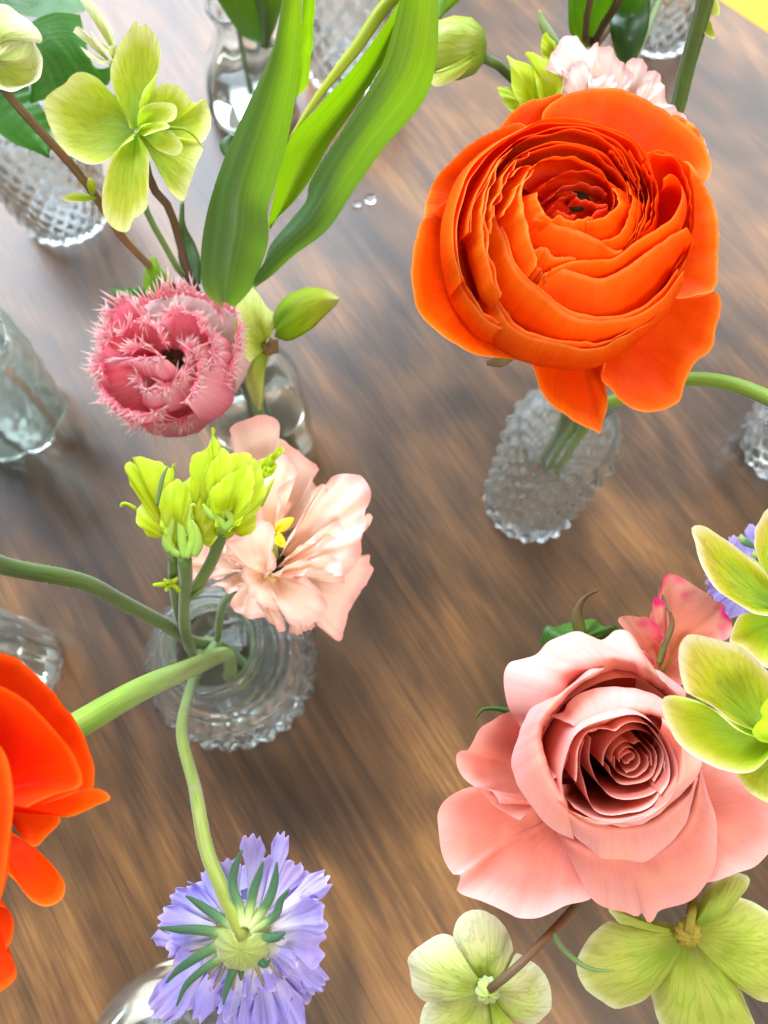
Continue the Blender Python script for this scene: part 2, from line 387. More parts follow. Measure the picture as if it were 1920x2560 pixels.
M['stem'] = plant('green_stem', [(0, (.09, .16, .03)), (.5, (.14, .22, .045)), (1, (.19, .27, .05))], transl=.12, streak=.3, sx=10, sy=7, rough=.45, bump=.3, sheen=.3)
M['stem_bright'] = plant('lime_stem', [(0, (.26, .44, .05)), (.6, (.36, .55, .06)), (1, (.42, .60, .09))], transl=.2, streak=.25, sx=10, sy=5, rough=.38, bump=.3, sheen=.2)
M['stem_scab'] = plant('scabious_stem', [(0, (.16, .34, .10)), (.4, (.22, .38, .12)), (.7, (.24, .32, .05)), (1, (.26, .31, .03))], transl=.15, streak=.25, sx=9, sy=8, rough=.45, bump=.3, sheen=.4)
M['stem_brown'] = plant('brown_stem', [(0, (.10, .06, .03)), (.6, (.15, .09, .04)), (1, (.30, .30, .06))], transl=.1, streak=.3, sx=8, sy=9, rough=.5, bump=.4)
M['stem_rust'] = plant('rusty_stem', [(0, (.16, .10, .04)), (.5, (.28, .17, .05)), (1, (.42, .38, .09))], transl=.1, streak=.4, sx=10, sy=14, rough=.55, bump=.6, mottle=.6, mcol=(.22, .06, .03))
M['stem_yellow'] = plant('mustard_stem', [(0, (.36, .28, .03)), (1, (.50, .38, .04))], transl=.1, streak=.4, sx=10, sy=14, rough=.55, bump=.6)
M['bract'] = plant('green_bract', [(0, (.55, .64, .25)), (.2, (.36, .50, .14)), (.36, (.09, .24, .08)), (.6, (.045, .15, .065)), (1, (.035, .11, .05))], transl=.15, streak=.3, sx=6, rough=.45, bump=.3, sheen=.3)
M['scabiosa'] = plant('lilac_petal', [(0, (.72, .66, .52)), (.3, (.76, .74, .84)), (.6, (.44, .41, .84)), (.9, (.42, .36, .85)), (1, (.60, .52, .90))], transl=.36, tcol=(.45, .36, .95), streak=.22, sx=18, rough=.5, bump=.3, rnd=.10, mottle=.5, mcol=(.62, .48, .84))
M['hub'] = plant('hub_tissue', [(0, (.34, .42, .06)), (.5, (.46, .56, .14)), (1, (.52, .60, .24))], transl=.2, streak=.35, sx=30, sy=1, rough=.6, bump=.5, sheen=.5)
M['pappus'] = plant('straw_tissue', [(0, (.48, .42, .16)), (1, (.30, .22, .08))], transl=.2, streak=.3, rough=.6)
M['yellow'] = plant('yellow_stigma', [(0, (.70, .52, .01)), (1, (.85, .68, .02))], transl=.2, streak=.1, rough=.4, bump=.2)
M['dark'] = plant('dark_heart', [(0, (.02, .018, .008)), (1, (.07, .06, .01))], transl=0, streak=.4, rough=.6, bump=.6)
M['sepal_brown'] = plant('brown_sepal', [(0, (.14, .20, .04)), (.5, (.22, .16, .06)), (1, (.20, .10, .05))], transl=.2, streak=.35, rough=.5)
M['rose_leaf'] = plant('rose_leaf', [(0, (.03, .11, .015)), (1, (.08, .20, .02))], transl=.25, tcol=(.16, .42, .01), streak=.25, sx=12, rough=.35, veins=14, vcol=(.02, .07, .01), vamt=.5, bump=.4)
M['nectary'] = plant('lime_nectary', [(0, (.36, .70, .01)), (1, (.55, .78, .02))], transl=.4, streak=.12, rough=.45, spec=.2)
M['fruit'] = plant('bud_sepal', [(0, (.22, .32, .03)), (.5, (.42, .52, .06)), (1, (.62, .68, .24))], transl=.25, streak=.25, sx=18, rough=.42, veins=14, vcol=(.2, .3, .03), vamt=.4, bump=.3)

def glass_mat(name, tint, rough=.02, added_haze=.05):
    m, nt, out = nodes(name)
    g = N(nt, 'ShaderNodeBsdfGlass'); g.inputs['Color'].default_value = (*tint, 1); g.inputs['Roughness'].default_value = rough; g.inputs['IOR'].default_value = 1.48
    df = N(nt, 'ShaderNodeBsdfDiffuse'); df.inputs[0].default_value = (.80, .87, .84, 1)  # pale diffuse share mixed in, standing in for refracted window light
    tl = N(nt, 'ShaderNodeBsdfTranslucent'); tl.inputs[0].default_value = (.80, .87, .84, 1)
    m1 = N(nt, 'ShaderNodeMixShader'); m1.inputs[0].default_value = .5; nt.links.new(df.outputs[0], m1.inputs[1]); nt.links.new(tl.outputs[0], m1.inputs[2])
    m2 = N(nt, 'ShaderNodeMixShader'); m2.inputs[0].default_value = added_haze; nt.links.new(g.outputs[0], m2.inputs[1]); nt.links.new(m1.outputs[0], m2.inputs[2])
    nt.links.new(m2.outputs[0], out.inputs[0])
    return m
M['glass'] = glass_mat('clear_glass', (.99, .998, .992), .012, .030)
M['glass_green'] = glass_mat('green_tinted_glass', (.955, .99, .968), .05, .09)
M['glass_hazed'] = glass_mat('added_haze_glass', (.985, .998, .995), .015, .04)
m, nt, out = nodes('water')
g = N(nt, 'ShaderNodeBsdfGlass'); g.inputs['Color'].default_value = (.975, .99, .97, 1); g.inputs['Roughness'].default_value = 0; g.inputs['IOR'].default_value = 1.33
nt.links.new(g.outputs[0], out.inputs[0]); M['water'] = m

def wood_mat():
    m, nt, out = nodes('stained_wood'); L = nt.links.new
    tc = N(nt, 'ShaderNodeTexCoord')
    mp = N(nt, 'ShaderNodeMapping'); mp.inputs['Rotation'].default_value = (0, 0, math.radians(57)); L(tc.outputs['Object'], mp.inputs['Vector'])
    # after the turn X runs along the grain
    def noise(scale, sx, sy, det=4, rough=.55, dist=0., off=0):
        q = N(nt, 'ShaderNodeMapping'); q.inputs['Scale'].default_value = (sx, sy, 1); q.inputs['Location'].default_value = (off, off * .7, 0)
        L(mp.outputs[0], q.inputs['Vector'])
        n = N(nt, 'ShaderNodeTexNoise'); n.inputs['Scale'].default_value = scale; n.inputs['Detail'].default_value = det; n.inputs['Roughness'].default_value = rough; n.inputs['Distortion'].default_value = dist
        L(q.outputs[0], n.inputs['Vector']); return n.outputs[0]
    big = noise(6, .75, 1.7, 3, .5, .7, 3.1)          # warm and dark areas of stain
    mid = noise(13, .62, 1.9, 4, .55, 1.4, 1.3)        # bands along the grain
    fine = noise(60, .42, 5.2, 4, .65, 1.1, 5)         # fibres
    # cathedral figure: rings of a slow field
    fld = noise(5, .40, 1.9, 1.5, .4, .3, 8)
    mm = N(nt, 'ShaderNodeMath', operation='MULTIPLY'); L(fld, mm.inputs[0]); mm.inputs[1].default_value = 95
    sn = N(nt, 'ShaderNodeMath', operation='SINE'); L(mm.outputs[0], sn.inputs[0])
    rg = N(nt, 'ShaderNodeMapRange'); L(sn.outputs[0], rg.inputs[0]); rg.inputs[1].default_value = -1; rg.inputs[2].default_value = 1
    s1 = N(nt, 'ShaderNodeMath', operation='MULTIPLY_ADD'); L(mid, s1.inputs[0]); s1.inputs[1].default_value = .60
    s2 = N(nt, 'ShaderNodeMath', operation='MULTIPLY'); L(big, s2.inputs[0]); s2.inputs[1].default_value = 1.9; L(s2.outputs[0], s1.inputs[2])
    s3 = N(nt, 'ShaderNodeMath', operation='MULTIPLY_ADD'); L(fine, s3.inputs[0]); s3.inputs[1].default_value = .62; L(s1.outputs[0], s3.inputs[2])
    pch = noise(9, .8, 1.4, 2, .5, .5, 21); pw_ = N(nt, 'ShaderNodeMapRange'); L(pch, pw_.inputs[0]); pw_.inputs[1].default_value = .36; pw_.inputs[2].default_value = .64; pw_.inputs[3].default_value = .30; pw_.inputs[4].default_value = .95; L(pw_.outputs[0], s3.inputs[1])
    s4 = N(nt, 'ShaderNodeMath', operation='MULTIPLY_ADD'); L(rg.outputs[0], s4.inputs[0]); s4.inputs[1].default_value = .20; L(s3.outputs[0], s4.inputs[2])
    nr = N(nt, 'ShaderNodeMapRange'); L(s4.outputs[0], nr.inputs[0]); nr.inputs[1].default_value = 1.10; nr.inputs[2].default_value = 2.20
    rp = ramp(nt, [(0, (.026, .016, .010)), (.28, (.060, .033, .017)), (.5, (.100, .051, .023)), (.70, (.160, .077, .029)), (1, (.27, .130, .043))])
    L(nr.outputs[0], rp.inputs[0])
    pore = noise(150, .05, 3.0, 3, .6, 0, 9)
    pr = N(nt, 'ShaderNodeMapRange'); L(pore, pr.inputs[0]); pr.inputs[1].default_value = .30; pr.inputs[2].default_value = .42; pr.inputs[3].default_value = .55; pr.inputs[4].default_value = 0
    col = mixc(nt, rp.outputs[0], (.028, .02, .016), pr.outputs[0])
    fib = noise(420, .04, 2.0, 2, .5, 0, 4)
    fm = N(nt, 'ShaderNodeMapRange'); L(fib, fm.inputs[0]); fm.inputs[1].default_value = .3; fm.inputs[2].default_value = .7; fm.inputs[3].default_value = .72; fm.inputs[4].default_value = 1.25
    fc = N(nt, 'ShaderNodeCombineColor')
    for k in range(3): L(fm.outputs[0], fc.inputs[k])
    col = mixc(nt, col, fc.outputs[0], 1.0, 'MULTIPLY')
    kn = noise(13, .55, 1.3, 2, .5, .8, 14)
    km = N(nt, 'ShaderNodeMapRange'); L(kn, km.inputs[0]); km.inputs[1].default_value = .64; km.inputs[2].default_value = .74; km.inputs[4].default_value = .40
    col = mixc(nt, col, (.030, .021, .016), km.outputs[0])
    pb = N(nt, 'ShaderNodeBsdfPrincipled'); L(col, pb.inputs['Base Color'])
    rr = N(nt, 'ShaderNodeMapRange'); L(fine, rr.inputs[0]); rr.inputs[3].default_value = .30; rr.inputs[4].default_value = .42
    L(rr.outputs[0], pb.inputs['Roughness']); pb.inputs['Specular IOR Level'].default_value = .40
    bp = N(nt, 'ShaderNodeBump'); bp.inputs['Strength'].default_value = .25; bp.inputs['Distance'].default_value = .0006; L(fine, bp.inputs['Height']); L(bp.outputs[0], pb.inputs['Normal'])
    L(pb.outputs[0], out.inputs[0]); return m
M['wood'] = wood_mat()
def plain(name, col, rough=.5, n=0.15, scale=30):
    m, nt, out = nodes(name); L = nt.links.new
    tc = N(nt, 'ShaderNodeTexCoord'); nz = N(nt, 'ShaderNodeTexNoise'); nz.inputs['Scale'].default_value = scale; nz.inputs['Detail'].default_value = 5; L(tc.outputs['Object'], nz.inputs['Vector'])
    c = mixc(nt, tuple(a * (1 - n) for a in col), tuple(min(1, a * (1 + n)) for a in col), nz.outputs[0])
    pb = N(nt, 'ShaderNodeBsdfPrincipled'); L(c, pb.inputs['Base Color']); pb.inputs['Roughness'].default_value = rough; L(pb.outputs[0], out.inputs[0]); return m
M['floor'] = plain('dark_floor', (.07, .05, .045), .6)
M['cushion'] = plain('yellow_cushion', (.80, .42, .05), .7, .08, 60)
M['piping'] = plain('cream_piping', (.90, .78, .48), .6, .05, 60)
M['darkwood'] = plain('dark_wood', (.06, .035, .03), .5)

# ------------------------------------------------------------------ the setting: floor, table, chair
ED = math.radians(-46); e_d = np.array([math.cos(ED), math.sin(ED), 0]); e_n = np.array([-e_d[1], e_d[0], 0])
EDGE = float(HW(1805, 0, 0) @ e_n)
def box(name, parent, mat, c, half, bev=.002, rot=ED, seg=2):
    cx, cyy, cz = c; hx, hy, hz = half
    a = np.array([math.cos(rot), math.sin(rot), 0]); b = np.array([-math.sin(rot), math.cos(rot), 0]); z = np.array([0, 0, 1.])
    V = [np.array(c) + a * hx * i + b * hy * j + z * hz * k for i in (-1, 1) for j in (-1, 1) for k in (-1, 1)]
    f = [(0, 1, 3, 2), (4, 6, 7, 5), (0, 4, 5, 1), (2, 3, 7, 6), (0, 2, 6, 4), (1, 5, 7, 3)]
    o = mk(name, V, f, mat, parent, smooth=False)
    if bev:
        mo = o.modifiers.new('bevel', 'BEVEL'); mo.width = bev; mo.segments = seg; mo.limit_method = 'NONE'
    return o
V = [(-6, -6, -.75), (6, -6, -.75), (6, 6, -.75), (-6, 6, -.75)]
fl = mk('floor', V, [(0, 1, 2, 3)], M['floor'], smooth=False); fl['kind'] = 'structure'
tc_ = e_n * (EDGE - .55)
tab = thing('wooden_table', 'large brown stained wooden table on which all the vases stand', 'table', (tc_[0], tc_[1], -.75))
box('tabletop', tab, M['wood'], (tc_[0], tc_[1], -.018), (1.1, .55, .018), .002)
for i in (-1, 1):
    for j in (-1, 1):
        p = tc_ + e_d * i * .98 + e_n * j * .45
        box('leg', tab, M['wood'], (p[0], p[1], -.3935), (.035, .035, .3565), .003)
# chair beyond the far corner of the table
pc = HW(1955, 10, -.22)
pc = pc + e_n * .06
ch = thing('yellow_chair', 'chair with bright yellow seat pad beyond the top right table edge', 'chair', (pc[0], pc[1], -.75))
box('seat', ch, M['darkwood'], (pc[0], pc[1], -.295), (.25, .24, .014), .006)
box('seat_pad', ch, M['cushion'], (pc[0] - .0, pc[1], -.258), (.235, .225, .022), .014, seg=4)
for i in (-1, 1):
    for j in (-1, 1):
        p = pc + e_d * i * .21 + e_n * j * .20
        box('leg', ch, M['darkwood'], (p[0], p[1], -.5305), (.018, .018, .2195), .003)
box('backrest', ch, M['darkwood'], tuple((pc + e_n * .232)[:2]) + (-.045,), (.24, .014, .234), .006)

# ------------------------------------------------------------------ vases
def vase(label, base_px, outer, t, relief=None, n=128, mat='glass', water=None, name='bud_vase', reg='S', dz=64, group='glass bud vases on the table'):
    x, y = PX(reg, *base_px); c = HW(x, y, 0)
    c[2] = .0005
    o = thing(name, label, 'vase', c, group)
    prof = np.array([(r, 0, z) for r, z in outer])
    ps = spline(prof, dz)
    zr = ps[:, 2]; rr = ps[:, 0]
    V = [c + np.array([0, 0, zr[0]])]; nv = len(zr)
    for j in range(nv):
        for k in range(n):
            a = 2 * math.pi * k / n
            d = relief(a, zr[j]) if relief else 0
            V.append(c + np.array([math.cos(a) * (rr[j] + d), math.sin(a) * (rr[j] + d), zr[j]]))
    # rounded lip, then the inside
    zi = [zr[-1] + t * .35] + list(np.linspace(zr[-1] - t * .1, t * 1.6, 34))
    ri_f = lambda z: max(.002, np.interp(z, zr, rr) - t)
    ri = [rr[-1] - t * .5] + [ri_f(z) for z in zi[1:]]
    # round off the inside bottom
    ri[-1] = ri[-1] * .8
    m0 = 1 + nv * n
    for z, r in zip(zi, ri):
        for k in range(n):
            a = 2 * math.pi * k / n; V.append(c + np.array([math.cos(a) * r, math.sin(a) * r, z]))
    V.append(c + np.array([0, 0, zi[-1]])); last = len(V) - 1
    f = [(0, 1 + (k + 1) % n, 1 + k) for k in range(n)]
    for j in range(nv + len(zi) - 1):
        for k in range(n):
            a = 1 + j * n + k; b = 1 + j * n + (k + 1) % n; f.append((a, b, b + n, a + n))
    q = 1 + (nv + len(zi) - 1) * n
    f += [(q + k, q + (k + 1) % n, last) for k in range(n)]
    mk('body', V, f, M[mat], o)
    if water:
        zs = np.linspace(t * 1.6 + .0008, water, 20); gap = .0006
        W = [c + np.array([0, 0, zs[0]])]
        for z in zs:
            r = max(.001, ri_f(z) - gap) * (.8 if z == zs[0] else 1)
            for k in range(48):
                a = 2 * math.pi * k / 48; W.append(c + np.array([math.cos(a) * r, math.sin(a) * r, z]))
        W.append(c + np.array([0, 0, water])); l2 = len(W) - 1
        f = [(0, 1 + (k + 1) % 48, 1 + k) for k in range(48)]
        for j in range(19):
            for k in range(48):
                a = 1 + j * 48 + k; b = 1 + j * 48 + (k + 1) % 48; f.append((a, b, b + 48, a + 48))
        q = 1 + 19 * 48; f += [(q + k, q + (k + 1) % 48, l2) for k in range(48)]
        mk('water', W, f, M['water'], o)
    return c
def hatch(n, k, a):
    return lambda th, z: a * (abs(math.sin(n * th / 2 + k * z)) * abs(math.sin(n * th / 2 - k * z))) if z > .003 else 0
def flute(n, a, z0, z1):
    return lambda th, z: a * abs(math.sin(n * th / 2)) * math.exp(-((z - (z0 + z1) / 2) / ((z1 - z0) / 2)) ** 4)
def both(f, g): return lambda th, z: f(th, z) + g(th, z)
rings = lambda th, z: .0012 * math.sin(z * 900) * math.exp(-((z - .06) / .03) ** 4)

VA = vase('tall straight glass bottle with pressed diamond pattern below the big orange ranunculus', (1140, 1085),
          [(.019, 0), (.0242, .003), (.0252, .02), (.0258, .06), (.0262, .095), (.0250, .110), (.019, .122), (.0135, .131), (.0125, .140), (.0145, .150), (.0145, .153)], .0028,
          lambda th, z: hatch(18, 175, .0040)(th, z) * min(1, max(0, (.112 - z) / .012)), mat='glass_hazed')
VR = vase('squat round glass vase with ringed neck holding peach lisianthus and lilac scabious', (532, 1448),
          [(.030, 0), (.036, .004), (.0405, .022), (.0415, .040), (.038, .058), (.030, .073), (.022, .084), (.0205, .092), (.0235, .099), (.0238, .102)], .0030,
          both(flute(26, .0032, .004, .068), rings), water=.03)
VT = vase('plain clear glass bottle below the fringed pink tulip', (585, 975),
          [(.023, 0), (.028, .003), (.029, .03), (.029, .075), (.026, .095), (.017, .110), (.0155, .122), (.018, .128), (.018, .130)], .0025, water=.07)
VTL = vase('patterned glass vase under the dark serrated leaf at top left', (150, 462),
          [(.022, 0), (.028, .003), (.031, .02), (.0335, .05), (.034, .075), (.030, .090), (.021, .100), (.020, .108), (.023, .114)], .0030,
          lambda th, z: hatch(22, 220, .0034)(th, z) * min(1, max(0, (.092 - z) / .01)), mat='glass_hazed')
def facet(ns, a): return lambda th, z: -a * (1 - math.cos(((th + .3) % (2 * math.pi / ns)) - math.pi / ns)) * 8 + .0006 * math.sin(th * 17) * math.sin(z * 290 + math.sin(th * 5))
VF = vase('faceted crystal glass tumbler cut by the left edge, left of the pink tulip', (44, 905),
          [(.026, 0), (.031, .004), (.035, .03), (.037, .06), (.036, .085), (.034, .088)], .0035, facet(7, .006), mat='glass_green')
VTOP = vase('clear glass bottle with slanting shoulder at the top behind the tulip leaves', (548, 235),
          [(.024, 0), (.031, .003), (.032, .02), (.028, .040), (.018, .060), (.0145, .072), (.0175, .080), (.0175, .083)], .0025, lambda th, z: .0006 * math.sin(6 * th), water=.03)
VTS = vase('sparkling cut glass vase at the top edge right of the tall tulip leaf', (755, 150),
          [(.024, 0), (.030, .003), (.034, .03), (.034, .07), (.028, .09), (.024, .10)], .0032, hatch(16, 160, .0040), mat='glass_hazed')
VTR = vase('patterned glass vase at top right beside the ribbed green stem', (1412, 78),
          [(.020, 0), (.026, .004), (.031, .03), (.032, .06), (.027, .085), (.023, .095)], .0030, hatch(20, 200, .0034), mat='glass_hazed')
VL = vase('small glass vase at the left edge above the cropped orange flower', (52, 1440),
          [(.018, 0), (.0235, .003), (.0245, .03), (.0245, .07), (.020, .085), (.0135, .095), (.0125, .105), (.015, .11)], .0028, lambda th, z: .0006 * math.sin(th * 16), water=.06)
VBL = vase('smooth thick glass bottle half hidden under the lilac scabious at the bottom', (425, 2215),
          [(.026, 0), (.034, .004), (.0365, .03), (.0365, .060), (.031, .082), (.020, .096), (.0165, .104), (.019, .112), (.019, .115)], .0030, lambda th, z: .0007 * math.sin(5 * th + z * 60), water=.06)
VRT = vase('bubbled glass vase cut by the right edge below the curved stem', (1690, 970),
          [(.020, 0), (.026, .004), (.030, .024), (.0285, .045), (.021, .062), (.018, .072), (.020, .078)], .0030, hatch(16, 240, .0030), water=.04)
VH = vase('glass bottle hidden beneath the salmon pink rose', (1250, 1740),
          [(.024, 0), (.030, .004), (.031, .03), (.031, .08), (.024, .10), (.017, .112), (.0155, .122), (.018, .130)], .0028, water=.07)
def inside(c, dx=0., dy=0., z=.012): return np.array([c[0] + dx, c[1] + dy, z])
def mouth(c, dx=0., dy=0., z=.1): return np.array([c[0] + dx, c[1] + dy, z])

for lab, px, r in (('larger of two water drops on the table right of the broad tulip leaves', (926, 497), .0042), ('smaller of two water drops on the table right of the broad tulip leaves', (893, 512), .0030)):
    q = HW(*px, .0004)
    o = lathe('water_drop', None, M['water'], q, [(.0001, 0), (r * .7, 0), (r, .0003), (r * .93, .0012), (r * .6, .0020), (r * .25, .0023), (.0001, .00235)], 24)
    o['label'] = lab; o['category'] = 'water drop'; o['group'] = 'water drops on the table'
# ------------------------------------------------------------------ big orange ranunculus
b = inside(VA, .004, .002)
ran = thing('orange_ranunculus', 'large fully open orange ranunculus bloom at upper right over the straight glass bottle', 'flower', b)
mr = M['ranunculus']
RC0 = P('A', 850, 920, .215); RB = P('A', 850, 960, .243); RBI = P('A', 858, 862, .2165)
tube('stem', ran, M['stem_bright'], [P('A', 850, 1000, .243), P('A', 850, 1300, .262), mouth(VA, 0, 0, .15), mouth(VA, .001, 0, .08), b], [.004, .0030, .0022, .0020, .0020])
# guard petals, lowest first
def A(d, s): return R('A', d, s)
G = [
 ('115,900 125,830 180,690 270,590 380,500 500,440 620,420 600,700', (600, 800), .229, .003),
 ('270,765 200,825 120,895 75,1010,2 55,1180,4 100,1360,5 200,1475,4 330,1553,2 500,1588 650,1582 640,1450', (600, 1150), .228, .007),
 ('490,445 560,360 650,300 720,290 800,268 830,300 800,420 760,480', (750, 700), .231, .002),
 ('1365,370 1420,390 1480,440 1520,500 1500,620 1400,700', (1000, 800), .2335, .001),
 ('720,480 705,390 745,325 860,262 1000,240 1110,248 1230,300 1370,380 1480,470 1535,550 1557,650 1528,718 1450,700 1350,800', (930, 850), .227, .004),
 ('1380,600 1440,610 1500,690 1555,790 1592,920 1588,1080 1572,1245 1480,1275 1340,1295 1200,1250', (1000, 950), .226, .006),
 ('1200,1370 1350,1295 1480,1280 1580,1256 1606,1310 1573,1470 1560,1540 1480,1605 1430,1700 1395,1810 1320,1852 1200,1855 1110,1805 1060,1740 1018,1695 1030,1590', (1020, 1250), .231, .004),
 ('640,1500 645,1560 668,1660 710,1765 790,1850 900,1925 970,1952 996,1972 1012,1925 1030,1840 1022,1690 1032,1560 1000,1480', (840, 1250), .233, .003),
]
for s, (bx, by), d, cup in G:
    fan('petal', ran, mr, A(d, s), P('A', bx, by, d + .006), cup=cup, ruf=.0009, rf=3, jag=.00025, nu=60, nv=18)
# nested shells: rim, outward swell (px of the reading), drop (mm), depth
S = [
 # outer ring of the ball: back
 ('300,1210,-3 272,1050 275,860 330,690 430,560 560,465 720,398 900,398 1060,440 1170,500 1235,580 1265,700', 70, 12, .211),
 ('1235,560 1290,545 1370,570 1430,622 1462,710 1477,830 1470,950 1430,1080 1380,1180', 60, 12, .213),
 ('345,960 360,820 420,700 500,580 610,490 760,440 900,432 1030,480 1130,560 1195,690 1190,850', 55, 11, .209),
 # lower left lips
 ('268,780 266,950 276,1100 300,1205 345,1290 430,1395 535,1445 640,1525,-1 760,1570,-2', 45, 12, .217),
 ('440,1222 478,1310 545,1412 650,1482 800,1516 960,1536 1100,1492 1210,1432 1290,1358', 75, 12, .2135),
 # left lit blades
 ('560,540 505,590 460,670 428,750 415,840 420,950 432,1060 462,1180 500,1280', 75, 8, .208),
 ('640,545 570,610 515,700 480,800 455,880 470,960', 55, 8, .2065),
 ('520,640 600,565 700,525 820,510 930,530 1040,590 1120,690 1150,800 1120,930', 50, 11, .2075),
 ('1060,530 1120,610 1180,750 1195,850 1160,960 1100,1060', 70, 9, .207),
 ('1150,545 1200,640 1232,760 1225,880 1170,1010 1120,1060', 75, 9, .208),
 ('1232,600 1280,720 1275,850 1240,940 1180,1020', 70, 9, .209),
 # big front walls
 ('475,870 492,930 515,990 545,1085 600,1165 662,1225 740,1290 830,1362 960,1402 1080,1398 1200,1362 1330,1270 1416,1150', 130, 10, .2095),
 ('722,1162 760,1152 800,1142 880,1160 1000,1192 1120,1140 1220,1070 1320,1000 1432,935', 215, 10, .2065),
 ('760,1145 860,1106 960,1100 1045,1093 1170,1012 1290,945 1370,870 1408,790 1395,705 1350,665 1315,690', 110, 10, .2045),
 ('668,1122 690,1130 715,1160 735,1200', 60, 8, .2068),
 ('545,690 600,640 660,628 640,660 600,720 560,800 520,872', 70, 7, .2052),
 ('665,640 622,690 610,770 625,860 648,960 668,1060 682,1130', 120, 9, .2045),
 ('675,1050 710,1035 745,1050 770,1080 880,1085', 150, 9, .2052),
 ('675,890 790,925 900,955 1010,1010 1080,1055 1110,1050', 190, 9, .2045),
 # inner back walls
 ('640,640 740,588 850,585 960,622 1040,700 1075,775 1060,840', 45, 12, .2045),
 ('700,750 760,690 860,655 960,660 1040,700 1090,760', 40, 12, .2055),
 ('1060,740 1090,780 1080,830 1040,870 985,895 930,905', 190, 9, .2035),
 ('1135,700 1160,800 1130,900 1080,980 1010,1010', 130, 9, .2040),
 ('682,760 688,800 708,840 752,890 800,878 850,902 910,893 960,885', 160, 9, .2032),
 ('745,800 790,745 870,720 960,725 1040,760', 30, 12, .2065),
 ('770,830 800,790 860,770 900,790', 25, 11, .208),
 ('880,785 930,800 990,820 1030,830 990,860 920,890', 40, 10, .2065),
 ('785,850 830,870 880,880', 40, 10, .2075),
]
for i, (s, out, drop, d) in enumerate(S):
    px = out / 1.9988 * d / F
    if i < 12:      # a thin petal packed closely inside the one just built
        inner = RC0 + (A(d - .0007, s) - RC0) * (.955 if i > 8 else .965)
        n_in = len(inner); cut = 1 if n_in > 5 and i % 2 else 0
        shell('petal', ran, mr, inner[cut:n_in - (1 - cut if n_in > 5 else 0)], RC0, RB, out=px * .9, drop=drop / 1000, ruf=.0006, rf=3, jag=.00025, jf=8, nu=60, nv=18)
    shell('petal', ran, mr if i < len(S) - 4 else M['ranunculus_core'], A(d, s), RC0, RB if i < len(S) - 9 else RBI, out=px, drop=drop / 1000, ruf=.0005, rf=2.5, jag=.0002, jf=8, nu=60, nv=20)
lathe('heart', ran, M['dark'], P('A', 858, 862, .224), [(.0, .010), (.002, .0095), (.0035, .007), (.0045, .002), (.004, -.003), (.001, -.004)], 20, VIEW)
blade('sepal', ran, M['sepal_brown'], [P('A', 560, 1560, .238), P('A', 500, 1600, .24), P('A', 435, 1615, .243)], [.004, .004, .001])

# ------------------------------------------------------------------ orange ranunculus cut by the left edge
b = inside(VR, -.006, -.004)
ran2 = thing('orange_ranunculus', 'close orange red ranunculus cut off by the left edge, on a thick lime stem', 'flower', b)
def Fq(d, s): return R('F', d, s)
tube('stem', ran2, M['stem_bright'], [P('F', -60, 800, .186), P('F', 200, 640, .186), P('F', 450, 490, .190), P('F', 780, 300, .215), P('F', 1100, 160, .275), P('F', 1300, 85, .345), b],
     [.0034, .0034, .0034, .0034, .0034, .0033, .0033], n=16, seg=60)
fan('petal', ran2, M['ranunculus_red'], Fq(.166, '-300,100 -120,50 -20,65 100,120 200,190 310,290 390,400 460,520 510,640 540,745 536,862 450,880 250,950'), P('F', -150, 900, .172), cup=.005, ruf=.0008, rf=3, jag=.0002, nu=50)
fan('petal', ran2, M['ranunculus_red'], Fq(.158, '-300,260 -100,240 0,265 90,320 210,400 300,475 370,575 430,700 472,822 450,850 350,880 150,960'), P('F', -200, 900, .166), cup=.004, ruf=.0006, rf=2, nu=50)
fan('petal', ran2, mr, Fq(.171, '150,900 400,866 500,856 570,858 622,888 636,914 560,952 480,990 400,1020 320,1015 100,1000'), P('F', -150, 950, .172), cup=.001, nu=50)
fan('petal', ran2, mr, Fq(.173, '40,1000 100,1100 180,1185 215,1188 270,1130 340,1060 345,1010 250,900'), P('F', -100, 900, .172), cup=.003, nu=40)
fan('petal', ran2, mr, Fq(.176, '20,1100 70,1125 130,1150 210,1205 330,1330 377,1420 350,1500 260,1536 180,1500 90,1390 30,1330 0,1280'), P('F', -120, 1080, .174), cup=.003, nu=50)
fan('petal', ran2, M['ranunculus_red'], Fq(.150, '-300,500 -100,560 0,610 40,680 68,800 76,950 55,1150 20,1400 -20,1520 -200,1600'), P('F', -300, 1050, .165), cup=-.006, nu=40)
fan('petal', ran2, M['ranunculus_red'], Fq(.172, '-200,1420 -40,1520 30,1550 76,1620 60,1750 40,1775 85,1885 78,1960 0,2025 -100,2050 -250,2000'), P('F', -250, 1300, .172), cup=.003, ruf=.0006, nu=40)
fan('petal', ran2, M['ranunculus_red'], Fq(.160, '-300,900 0,1000 60,1060 60,1250 0,1500 -100,1650 -300,1650'), P('F', -300, 1100, .172), cup=-.003, nu=40)

# ------------------------------------------------------------------ salmon rose
b = inside(VH, .004, 0)
rose = thing('salmon_rose', 'large salmon pink rose with a tight dark spiral centre at lower right', 'flower', b)
def B(d, s): return R('B', d, s)
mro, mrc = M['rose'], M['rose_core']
RB0 = P('B', 940, 1120, .250); C0 = P('B', 960, 1020, .212)
tube('stem', rose, M['stem'], [P('B', 930, 1150, .250), P('B', 800, 1150, .275), mouth(VH, .002, 0, .13), b], [.004, .003, .0028, .0028])
lathe('calyx', rose, M['rose_leaf'], P('B', 930, 1140, .252), [(.002, -.010), (.006, -.008), (.009, -.002), (.010, .004), (.006, .007), (.001, .008)], 20, VIEW)
